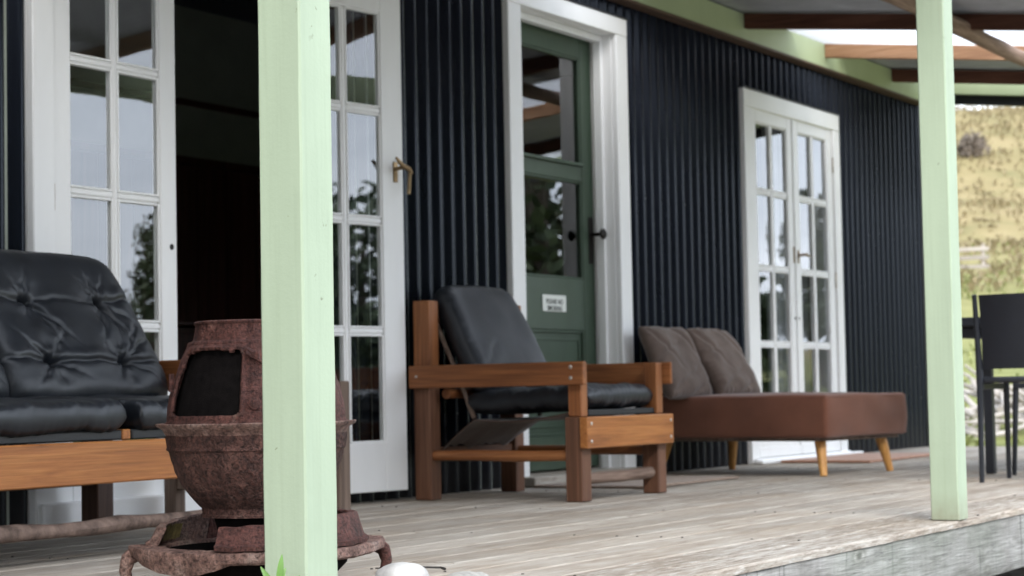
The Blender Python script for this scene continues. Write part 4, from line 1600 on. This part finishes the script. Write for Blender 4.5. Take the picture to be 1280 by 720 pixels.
for yy in (3.85, 4.56):
    B('post', TS((5.335, yy, 0)), TS((5.395, yy + 0.05, 0.485 if yy < 4 else 0.44)), MT['grey_post'], tsd, 0.004)
for (za, zb_) in ((0.12, 0.17), (0.36, 0.42)):
    B('rail', TS((5.345, 3.901, za)), TS((5.385, 4.559, zb_)), MT['grey_post'], tsd, 0.003)
for yy in (3.835, 4.545):
    B('foot', TS((5.22, yy - 0.001, 0.0)), TS((5.334, yy + 0.05, 0.035)), MT['grey_post'], tsd, 0.003)

# ------------------------------------------------------------------ pot-belly stove
SX, SY = 3.56, 2.80
stv = empty('stove', (SX, SY, 0), label='rusty cast iron pot-belly stove standing behind the near green post', cat='stove')
# upper body with the fire door opening facing -X
ZB0, ZB1 = 0.372, 0.606
prof = [(0.204, 0.372), (0.205, 0.380), (0.2015, 0.384), (0.201, 0.389)]
for i in range(1, 25):
    q = i / 24
    z = 0.389 + (0.553 - 0.389) * q
    r = 0.201 - 0.048 * q ** 1.55
    prof.append((r, z))
prof += [(0.153, 0.556), (0.150, 0.560), (0.143, 0.562), (0.1395, 0.566), (0.136, 0.585), (0.134, 0.598), (0.137, 0.600), (0.138, 0.604), (0.134, 0.607), (0.128, 0.607), (0.124, 0.600)]
NSEG = 288
oc, ow = radians(179), radians(29)


def inhole(th, z):
    d = (th - oc + pi) % (2 * pi) - pi
    zlo, zhi = 0.394, 0.541
    hw = ow
    zc, hh = (zlo + zhi) / 2, (zhi - zlo) / 2
    u, v = abs(d) / hw, abs(z - zc) / hh
    if u > 1 or v > 1:
        return False
    ru, rv = 0.22, 0.24
    if u > 1 - ru and v > 1 - rv:
        return ((u - 1 + ru) / ru) ** 2 + ((v - 1 + rv) / rv) ** 2 < 1
    if z > zc and v > 0.84 + 0.16 * (1 - u * u):
        return False
    return True


# refine profile
fine = [prof[0]]
for a, b_ in zip(prof[:-1], prof[1:]):
    n = max(1, int(abs(b_[1] - a[1]) / 0.0035))
    for k in range(1, n + 1):
        fine.append((a[0] + (b_[0] - a[0]) * k / n, a[1] + (b_[1] - a[1]) * k / n))
vs, fs = [], []
for (r, z) in fine:
    for k in range(NSEG):
        th = 2 * pi * k / NSEG
        rr = r + 0.0022 * noise.noise(Vector((cos(th) * 7, sin(th) * 7, z * 26))) + 0.0012 * noise.noise(Vector((cos(th) * 22, sin(th) * 22, z * 90)))
        d = (th - oc + pi) % (2 * pi) - pi
        if abs(d) < ow * 1.07 and 0.390 < z < 0.548 and not inhole(th, z):
            rr += 0.0045
        vs.append((rr * cos(th), rr * sin(th), z))
for i in range(len(fine) - 1):
    zc = (fine[i][1] + fine[i + 1][1]) / 2
    for k in range(NSEG):
        th = 2 * pi * (k + .5) / NSEG
        if inhole(th, zc):
            continue
        k2 = (k + 1) % NSEG
        fs.append((i * NSEG + k, i * NSEG + k2, (i + 1) * NSEG + k2, (i + 1) * NSEG + k))
mb = MB()
mb.add(vs, fs)
body = mb.build('body', MT['rust'], stv, smooth=True, angle=50)
md = body.modifiers.new('solid', 'SOLIDIFY')
md.thickness = 0.009
md.offset = -1
# soot liner
MB().lathe([(0.0001, 0.385), (0.185, 0.386), (0.180, 0.42), (0.165, 0.48), (0.14, 0.545), (0.12, 0.598)], 64).build('fire_chamber', MT['soot_shade'], stv, smooth=True)
# top ring seam, rim plate
rim = [(0.200, 0.372), (0.214, 0.3735), (0.223, 0.379), (0.2255, 0.3775), (0.223, 0.372), (0.211, 0.3655), (0.203, 0.352)]
vs, fs = [], []
for (r, z) in rim:
    for k in range(160):
        th = 2 * pi * k / 160
        rr = r + 0.002 * noise.noise(Vector((cos(th) * 5, sin(th) * 5, z * 9)))
        vs.append((rr * cos(th), rr * sin(th), z + 0.0025 * noise.noise(Vector((cos(th) * 2, sin(th) * 2, 3)))))
for i in range(len(rim) - 1):
    for k in range(160):
        k2 = (k + 1) % 160
        fs.append((i * 160 + k, i * 160 + k2, (i + 1) * 160 + k2, (i + 1) * 160 + k))
mb = MB()
mb.add(vs, fs)
mb.build('rim', MT['rust_pale'], stv, smooth=True, angle=60)
# bowl
bp = [(0.202, 0.354), (0.2035, 0.345), (0.200, 0.325), (0.201, 0.3235), (0.201, 0.319), (0.197, 0.317), (0.193, 0.30), (0.183, 0.27), (0.168, 0.24), (0.150, 0.215), (0.136, 0.200), (0.129, 0.192), (0.125, 0.189), (0.124, 0.176), (0.127, 0.174), (0.127, 0.169), (0.118, 0.168)]
vs, fs = [], []
fine = [bp[0]]
for a, b_ in zip(bp[:-1], bp[1:]):
    n = max(1, int(abs(b_[1] - a[1]) / 0.006))
    for k in range(1, n + 1):
        fine.append((a[0] + (b_[0] - a[0]) * k / n, a[1] + (b_[1] - a[1]) * k / n))
for (r, z) in fine:
    for k in range(180):
        th = 2 * pi * k / 180
        rr = r + 0.0025 * noise.noise(Vector((cos(th) * 8, sin(th) * 8, z * 30))) + 0.0012 * noise.noise(Vector((cos(th) * 24, sin(th) * 24, z * 100)))
        vs.append((rr * cos(th), rr * sin(th), z))
for i in range(len(fine) - 1):
    for k in range(180):
        k2 = (k + 1) % 180
        fs.append((i * 180 + k, i * 180 + k2, (i + 1) * 180 + k2, (i + 1) * 180 + k))
mb = MB()
mb.add(vs, fs)
mb.build('bowl', MT['rust_bowl'], stv, smooth=True, angle=50)


def on_stove(th, r, z):
    return Vector((r * cos(th), r * sin(th), z))


# door lugs: a round pin boss and a torn hinge ear
th = radians(217)
mb = MB()
c0 = on_stove(th, 0.193, 0.421)
d0 = Vector((cos(th), sin(th), 0.1))
mb.tube([c0, c0 + d0 * 0.010, c0 + d0 * 0.014], [0.014, 0.013, 0.007], 16, True, 0.15)
mb.build('hinge_lug', MT['rust'], stv, smooth=True)
mb = MB()
c0 = on_stove(th + 0.03, 0.164, 0.528)
tg = Vector((-sin(th), cos(th), 0))
mb.tube([c0 - tg * 0.022 + Vector((0, 0, 0.012)), c0 + d0 * 0.008 - tg * 0.008, c0 + d0 * 0.010 + tg * 0.006], [0.006, 0.010, 0.012], 10, True, 0.4)
mb.tube([c0 + d0 * 0.012 + tg * 0.016 - Vector((0, 0, .018)), c0 + d0 * 0.012 - tg * 0.022 + Vector((0, 0, .004))], [0.005, 0.004], 8, True, 0.4)
mb.build('hinge_lug', MT['rust'], stv, smooth=True)
mb = MB()
c0 = on_stove(oc - ow * 1.12, 0.197, 0.47)
mb.tube([c0 + Vector((0, 0, -.02)), c0 + Vector((0, 0, .02))], 0.006, 8, True, 0.3)
mb.build('hinge_lug', MT['rust'], stv, smooth=True)

# base: scalloped hearth plate, broken collar, ash pan, four cabriole legs
LEGA = [radians(137), radians(227), radians(317), radians(47)]


def base_r(th):
    v = max(0.0, cos(2 * (th - LEGA[0]))) ** 2.0
    return 0.252 + 0.034 * v


pl = []
N = 192
vs, fs = [], []
rows_ = [(0.205, 0.0, 0), (0.225, 0.002, 0), (1.0, 0.0, 1), (1.010, -0.005, 1), (1.0, -0.020, 1), (0.965, -0.025, 1), (0.94, -0.010, 1), (0.205, -0.010, 0)]
Z0 = 0.105
for (a, dz, rel) in rows_:
    for k in range(N):
        th = 2 * pi * k / N
        r = a * base_r(th) if rel else a
        lip = 0
        if rel and dz < -0.02:
            # front lip hangs lower toward the left foot side
            d = (th - radians(172) + pi) % (2 * pi) - pi
            lip = -0.026 * max(0, 1 - (abs(d) / 0.55) ** 2)
        bow = -0.004 + 0.010 * max(0.0, cos(2 * (th - LEGA[0]))) ** 2
        rr = r + 0.002 * noise.noise(Vector((cos(th) * 9, sin(th) * 9, dz * 40)))
        vs.append((rr * cos(th), rr * sin(th), Z0 + dz + lip + (bow if rel else 0) + 0.002 * noise.noise(Vector((cos(th) * 12, sin(th) * 12, 2)))))
for i in range(len(rows_)):
    for k in range(N):
        k2 = (k + 1) % N
        i2 = (i + 1) % len(rows_)
        fs.append((i * N + k, i * N + k2, i2 * N + k2, i2 * N + k))
mb = MB()
mb.add(vs, fs)
mb.build('base_plate', MT['rust_pale'], stv, smooth=True, angle=50)


def collar(a0, a1, mat, name='collar', hl=0.060, hr=0.060):
    n = max(8, int(abs(a1 - a0) / 3))
    sec = [(0.248, 0.0), (0.250, 0.010), (0.240, 0.014), (0.226, 0.9), (0.222, 1.0), (0.206, 1.0), (0.204, 0.96), (0.214, 0.5), (0.224, 0.0)]
    vs, fs = [], []
    for i in range(n + 1):
        q = i / n
        th = radians(a0 + (a1 - a0) * q)
        h = hl + (hr - hl) * q
        for (r, zz) in sec:
            rr = r + 0.0025 * noise.noise(Vector((cos(th) * 9, sin(th) * 9, zz * 4)))
            zc = zz if zz < 0.02 else zz * h
            vs.append((rr * cos(th), rr * sin(th), Z0 + 0.001 + zc + 0.003 * noise.noise(Vector((th * 6, zz, 1)))))
    k = len(sec)
    for i in range(n):
        for j in range(k):
            j2 = (j + 1) % k
            fs.append((i * k + j, (i + 1) * k + j, (i + 1) * k + j2, i * k + j2))
    fs.append(tuple(range(k))[::-1])
    fs.append(tuple(n * k + j for j in range(k)))
    mb = MB()
    mb.add(vs, fs)
    return mb.build(name, mat, stv, smooth=True, angle=40)


collar(196, 226, MT['rust'], hl=0.050, hr=0.054)
collar(226.5, 300, MT['rust'], hl=0.064, hr=0.068)
collar(300.5, 360 + 70, MT['rust'], hl=0.066, hr=0.062)
collar(70.5, 136, MT['rust_pale'], hl=0.061, hr=0.042)
# lichen patch on the inner face of the back-left collar (a thin crust)
mb = MB()
n = 26
vs, fs = [], []
for i in range(n + 1):
    th = radians(96 + 36 * i / n)
    for j, zz in enumerate((0.010, 0.022, 0.034, 0.044)):
        rr = 0.1635 - 0.05 * (zz) * 0 - 0.0015 * noise.noise(Vector((i * .6, j, 0)))
        rr = 0.220 - 0.016 * zz / 0.05 - 0.004
        vs.append((rr * cos(th), rr * sin(th), Z0 + zz + 0.004 * noise.noise(Vector((i * 0.4, j * 2, 0)))))
for i in range(n):
    for j in range(3):
        fs.append((i * 4 + j, i * 4 + 4 + j, i * 4 + 5 + j, i * 4 + 1 + j))
mb.add(vs, fs)
mb.build('lichen_crust', MT['lichen'], stv, smooth=True)
# throat that carries the bowl, coloured black for the shade in the gap
MB().lathe([(0.116, 0.172), (0.098, 0.166), (0.085, 0.12), (0.09, 0.03)], 48).build('throat', MT['soot_shade'], stv, smooth=True)
# ash pan below
MB().lathe([(0.207, 0.099), (0.200, 0.060), (0.165, 0.025), (0.10, 0.012), (0.0001, 0.010), (0.0001, 0.014), (0.098, 0.016), (0.16, 0.030), (0.192, 0.062), (0.200, 0.099)], 64).build('ash_pan', MT['soot_shade'], stv, smooth=True)
for a in LEGA:
    r_ = Vector((cos(a), sin(a), 0))
    pts = [(0.250, 0.093), (0.270, 0.096), (0.290, 0.082), (0.297, 0.055), (0.290, 0.030), (0.292, 0.012), (0.305, 0.003)]
    fin = []
    rs = []
    rad = [0.016, 0.018, 0.016, 0.013, 0.011, 0.010, 0.010]
    for i in range(len(pts) - 1):
        for k in range(4):
            q = k / 4
            fin.append(r_ * (pts[i][0] * (1 - q) + pts[i + 1][0] * q) + Vector((0, 0, pts[i][1] * (1 - q) + pts[i + 1][1] * q)))
            rs.append(rad[i] * (1 - q) + rad[i + 1] * q)
    fin.append(r_ * pts[-1][0] + Vector((0, 0, 0.006)))
    rs.append(0.010)
    mb = MB()
    mb.tube(fin, rs, 16, True, 0.2)
    mb.v = [(p[0], p[1], max(0.0, p[2])) for p in mb.v]
    mb.build('leg', MT['rust'] if a != LEGA[0] else MT['rust_pale'], stv, smooth=True, angle=70)

# ------------------------------------------------------------------ outdoor dining set on the right
tb = empty('outdoor_table', (9.9, 2.55, 0), label='black outdoor dining table at the far right of the deck', cat='table')
B('tabletop', (-0.75, -0.42, 0.708), (0.75, 0.55, 0.752), MT['chair_black'], tb, 0.006)
B('apron', (-0.66, -0.33, 0.655), (0.66, 0.46, 0.707), MT['chair_black'], tb, 0.003)
for (lx, ly) in ((-0.43, 0.40), (0.60, 0.40), (-0.43, -0.34), (0.60, -0.34)):
    B('leg', (lx - 0.022, ly - 0.022, 0), (lx + 0.022, ly + 0.022, 0.654), MT['chair_black'], tb, 0.004)


def plastic_chair(loc, rz, label):
    """faces local +x; back at local x = 0"""
    r = empty('dining_chair', loc, rz, label=label, cat='chair', group='black dining chairs at the outdoor table')
    W = 0.23
    mb = MB()
    # back panel: curved sheet
    vs, fs = [], []
    n = 12
    for i in range(n + 1):
        q = -1 + 2 * i / n
        for (z, off) in ((0.500, 0.02), (0.62, 0.005), (0.74, -0.012), (0.828, -0.028)):
            xx = off - 0.03 * (1 - q * q)
            vs.append((xx, q * (W - 0.018), z))
            vs.append((xx + 0.012, q * (W - 0.018), z))
    for i in range(n):
        for j in range(3):
            a = (i * 4 + j) * 2
            b_ = ((i + 1) * 4 + j) * 2
            fs += [(a, a + 2, b_ + 2, b_), (a + 1, b_ + 1, b_ + 3, a + 3)]
        a, b_ = (i * 4) * 2, ((i + 1) * 4) * 2
        fs.append((a, b_, b_ + 1, a + 1))
        a, b_ = (i * 4 + 3) * 2, ((i + 1) * 4 + 3) * 2
        fs.append((a, a + 1, b_ + 1, b_))
    for i in (0, n):
        for j in range(3):
            a = (i * 4 + j) * 2
            fs.append((a, a + 1, a + 3, a + 2))
    mb.add(vs, fs)
    mb.build('backrest', MT['chair_black'], r, smooth=True, angle=50)
    m4 = basis((0.235, 0, 0.456), (1, 0, 0.02), (0, 1, 0))
    MB().box((0.02, -W + 0.01, 0.438), (0.46, W - 0.01, 0.466), 0.01).build('seat', MT['chair_black'], r)
    for s in (-1, 1):
        mb = MB()
        mb.tube([(0.0, s * W, 0.0), (0.012, s * W, 0.3), (0.018, s * W, 0.47), (-0.004, s * W, 0.66), (-0.030, s * W, 0.830)], [0.011, 0.014, 0.016, 0.013, 0.011], 10)
        mb.build('back_leg', MT['chair_black'], r, smooth=True)
        MB().tube([(0.44, s * (W - 0.005), 0.0), (0.42, s * (W - 0.01), 0.44)], [0.011, 0.015], 10).build('front_leg', MT['chair_black'], r, smooth=True)
        B('seat_rail', (0.03, s * W - 0.012, 0.41), (0.43, s * W + 0.012, 0.437), MT['chair_black'], r, 0.003)
    return r


plastic_chair((8.60, 2.49, 0), radians(2), 'black dining chair with its solid back towards the near green post')
plastic_chair((9.58, 2.37, 0), radians(94), 'second black dining chair, legs only, tucked under the outdoor table')

# ------------------------------------------------------------------ mats and small things
mt1 = B('doormat', (7.86, 4.00, 0.001), (8.84, 4.585, 0.012), MT['mat_brown'], None, 0.003)
tag(mt1, 'flat brown doormat on the deck before the green door', 'doormat')
mt2 = B('doormat', (10.72, 4.04, 0.001), (12.0, 4.585, 0.014), MT['coir'], None, 0.003)
tag(mt2, 'orange-brown doormat on the deck before the far glazed doors', 'doormat')


def rock(name, c, r, seed, mat, label, rough_=0.15):
    bm = bmesh.new()
    bmesh.ops.create_icosphere(bm, subdivisions=4, radius=1)
    for p in bm.verts:
        d = 1 + rough_ * noise.noise(p.co * 1.3 + Vector((seed, 0, 0))) + rough_ * 0.35 * noise.noise(p.co * 5 + Vector((seed, 0, 0)))
        p.co = Vector((p.co.x * r[0] * d, p.co.y * r[1] * d, max(-r[2] * 0.85, p.co.z * r[2] * d)))
    mb = MB()
    mb.add([p.co.copy() for p in bm.verts], [[q.index for q in f.verts] for f in bm.faces])
    bm.free()
    o = mb.build(name, mat, None, smooth=True, angle=180, loc=c)
    return tag(o, label, 'stone')


rock('white_stone', (3.685, 2.495, 0.024), (0.070, 0.056, 0.038), 2, MT['stone'], 'smooth white stone on the deck at the foot of the near post', 0.12)
rock('pale_stone', (3.69, 2.335, 0.015), (0.075, 0.055, 0.026), 8, MT['stone_rough'], 'rough pale flat stone on the deck beside the smooth white one', 0.3)
tw = MB().tube([(4.02, 2.80, 0.010), (4.06, 2.74, 0.012), (4.10, 2.66, 0.009), (4.095, 2.645, 0.006)], [0.002, 0.0025, 0.003, 0.004], 6).build('twig', MT['twig'])
tag(tw, 'thin black twig lying on the deck boards behind the stones', 'twig')

# young plant growing up in front of the deck edge
plt_ = empty('young_plant', (2.73, 1.93, hill(2.73, 1.93)), label='young green plant growing up at the left foot of the near post', cat='plant')
z0 = hill(2.73, 1.93)


def leafb(base, tip, wd, droop=0.02):
    base, tip = Vector(base), Vector(tip)
    d = tip - base
    side = d.cross(Vector((-0.86, -0.51, 0.1))).normalized()
    nrm = side.cross(d).normalized()
    vs, fs = [], []
    n = 8
    for i in range(n + 1):
        q = i / n
        p = base + d * q + Vector((0, 0, -droop * q * q)) + nrm * (0.006 * sin(pi * q))
        ww = wd * sin(pi * min(1, q * 0.93 + 0.05)) ** 0.8
        vs += [p - side * ww, p + nrm * (-0.25 * ww), p + side * ww]
    for i in range(n):
        fs += [(i * 3, i * 3 + 1, i * 3 + 4, i * 3 + 3), (i * 3 + 1, i * 3 + 2, i * 3 + 5, i * 3 + 4)]
    mb = MB()
    mb.add(vs, fs)
    return mb.build('leaf', MT['leaf_fresh'], plt_, smooth=True, angle=180)


# local coordinates: image-right is about (0.51,-0.86)
rt = Vector((0.512, -0.858, 0))
st0 = Vector((0, 0, 0))
top = Vector((-0.072, 0.118, 0.562))
MB().tube([st0, st0.lerp(top, 0.5) + Vector((0.006, 0, 0)), top], [0.004, 0.0035, 0.0025], 8).build('stem', MT['leaf_fresh'], plt_, smooth=True)
for (dx, dz, wd, b0) in ((-0.030, 0.052, 0.0055, 0), (0.006, 0.072, 0.006, 0), (0.036, 0.036, 0.005, 0), (-0.060, 0.010, 0.0045, -0.02), (0.012, 0.050, 0.004, 0.01), (0.05, -0.02, 0.005, -0.03), (-0.05, -0.05, 0.005, -0.06), (0.05, -0.08, 0.006, -0.12), (-0.06, -0.12, 0.006, -0.16)):
    bs = top + Vector((0, 0, b0 - 0.01))
    leafb(bs, bs + rt * dx + Vector((0, 0, max(dz - b0, 0.03))), wd, 0.004)

# ------------------------------------------------------------------ hillside things
fc = empty('rail_fence', (60.4, 18.8, hill(60.4, 18.8)), radians(93), label='short grey rail fence low on the hillside', cat='fence')
for i in range(4):
    B('post', (0.0 + i * 1.3, -0.04, -0.4), (0.09 + i * 1.3, 0.04, 0.86), MT['fence'], fc, 0.01)
for z in (0.08, 0.37, 0.64):
    B('rail', (-0.15, 0.041, z), (4.1, 0.075, z + 0.12), MT['fence'], fc, 0.01)


def leaf_cloud(n, R_, Hh, size, seed, clumps=14, flat=0.8):
    rnd = random.Random(seed)
    mb = MB()
    cl = []
    for i in range(clumps):
        a = rnd.uniform(0, 2 * pi)
        q = rnd.uniform(0, 1)
        rr = R_ * rnd.uniform(0.15, 0.75) * sin(pi * (0.12 + 0.8 * q)) ** 0.7
        cl.append((Vector((rr * cos(a), rr * sin(a), Hh * q)), R_ * rnd.uniform(0.28, 0.48)))
    for i in range(n):
        c, r = rnd.choice(cl)
        d = Vector((rnd.gauss(0, 1), rnd.gauss(0, 1), rnd.gauss(0, 1) * flat)).normalized() * r * rnd.uniform(0.55, 1.08)
        p = c + d
        a = Vector((rnd.gauss(0, 1), rnd.gauss(0, 1), rnd.gauss(0, 1))).normalized()
        b_ = a.cross(Vector((rnd.gauss(0, 1), rnd.gauss(0, 1), rnd.gauss(0, 1)))).normalized()
        s_ = size * rnd.uniform(0.6, 1.3)
        mb.add([p - a * s_, p + b_ * s_ * 0.5, p + a * s_, p - b_ * s_ * 0.5], [(0, 1, 2, 3)])
    return mb, cl


TREES = []
for kind, (n, R_, Hh, z_, mat) in enumerate(((6000, 3.2, 6.5, 1.6, 'leaf_a'), (5000, 2.4, 7.5, 2.2, 'leaf_b'), (3500, 2.6, 3.2, 0.4, 'leaf_a'))):
    mb, cl = leaf_cloud(n, R_, Hh, 0.17, 40 + kind)
    mb.v = [(p[0], p[1], p[2] + z_) for p in mb.v]
    crown = mb.mesh('crown')
    crown.materials.append(MT[mat])
    tb_ = MB()
    tb_.tube([(0, 0, -0.4), (0.05, 0, z_ * 0.7), (0.1, 0.1, z_ + Hh * 0.5), (0, 0.1, z_ + Hh * 0.9)], [0.28, 0.22, 0.12, 0.03], 10, True, 0.2)
    for (c, r) in cl[:8]:
        tb_.tube([(0.05, 0, z_ + c.z * 0.35), (c.x * 0.5, c.y * 0.5, z_ + c.z * 0.75), (c.x, c.y, z_ + c.z)], [0.09, 0.05, 0.02], 6)
    trunk = tb_.mesh('trunk', True)
    trunk.materials.append(MT['bark'])
    TREES.append((crown, trunk))


def tree(kind, x, y, s, name='tree'):
    e = empty(name, (x, y, hill(x, y)), random.uniform(0, 6), label='leafy tree beyond the yard, seen only mirrored in the door panes', cat='tree', group='trees mirrored in the panes')
    e.scale = (s, s, s)
    for nm, me in zip(('crown', 'trunk'), TREES[kind]):
        o = bpy.data.objects.new(nm, me)
        SC.collection.objects.link(o)
        o.parent = e
    return e


# trees on the open side, mirrored in the glass
for (az, d, k, s) in ((-14, 42, 0, 0.7), (-19.6, 44, 0, 0.8), (-22.0, 66, 1, 0.62), (-25.0, 64, 2, 1.0), (-27.9, 38, 1, 0.95), (-29.5, 34, 0, 1.05), (-31.5, 40, 1, 1.0), (-33.2, 46, 2, 1.35), (-34.6, 43, 1, 0.45),
                      (-36.3, 60, 0, 0.62), (-38.4, 62, 0, 0.75), (-40.4, 58, 0, 0.70), (-41.3, 66, 2, 0.8), (-44.5, 80, 2, 0.8), (-50, 82, 0, 0.6), (-58, 75, 1, 0.6), (-68, 80, 0, 0.8), (-12, 46, 0, 0.9), (-8.5, 48, 2, 1.2)):
    a = radians(az)
    tree(k, d * cos(a), 9.5 + d * sin(a), s)
for (az, d, k, s) in ((-50.5, 42, 0, 0.62), (-53.2, 38, 2, 1.25), (-55.8, 42, 0, 0.66), (-59, 40, 1, 0.55)):
    a = radians(az)
    tree(k, 6.6 + d * cos(a), 4.6 + d * sin(a), s)

for (az, d, k, s) in ((-92, 19, 0, 1.15), (-104, 17, 0, 1.2), (-115, 18, 0, 1.15), (-126, 17, 0, 1.2), (-137, 18, 0, 1.2), (-149, 17, 0, 1.1), (-98, 23, 2, 2.0), (-110, 22, 2, 2.1), (-121, 23, 2, 2.1), (-132, 22, 2, 2.1), (-143, 23, 2, 2.0)):  # unseen trees, added to put dark bands into the cladding's reflections
    a = radians(az)
    e = tree(k, 5 + d * cos(a), 3 + d * sin(a), s)
    e['label'] = 'unseen tall tree added behind the viewer to darken the cladding reflections'
    e['group'] = 'unseen trees added behind the viewer'

# scrub bush on the slope
mb, cl = leaf_cloud(1300, 1.25, 0.8, 0.12, 77, 12, 0.6)
bu = empty('scrub_bush', (98.2, 31.05, hill(98.2, 31.05)), label='dark purple-brown scrub bush high on the dry hillside', cat='bush')
o = mb.build('foliage', MT['bush'], bu)
o.location = (0, 0, 0.2)
MB().tube([(0, 0, -0.3), (0.1, 0, 0.8)], [0.08, 0.03], 6).build('stem', MT['bark'], bu)
# bleached branch pile beyond the deck end
bp_ = MB()
for i in range(90):
    cx, cy = 22.4 + random.gauss(0, 0.8), 6.75 + random.gauss(0, 0.65)
    z = hill(cx, cy)
    a = random.uniform(0, pi)
    L = random.uniform(0.4, 1.1)
    e0, e1 = random.uniform(0, 0.40), random.uniform(0.02, 0.75)
    dv = Vector((cos(a) * L / 2, sin(a) * L / 2, 0))
    c0 = Vector((cx, cy, z))
    bp_.tube([c0 - dv + Vector((0, 0, e0)), c0 + Vector((random.gauss(0, .04), random.gauss(0, .04), (e0 + e1) / 2)), c0 + dv + Vector((0, 0, e1))], [0.035, 0.028, 0.012], 6)
o = bp_.build('branch_heap', MT['twigs'])
tag(o, 'heap of bleached cut branches on the grass past the deck end', 'branch heap')
o['kind'] = 'stuff'
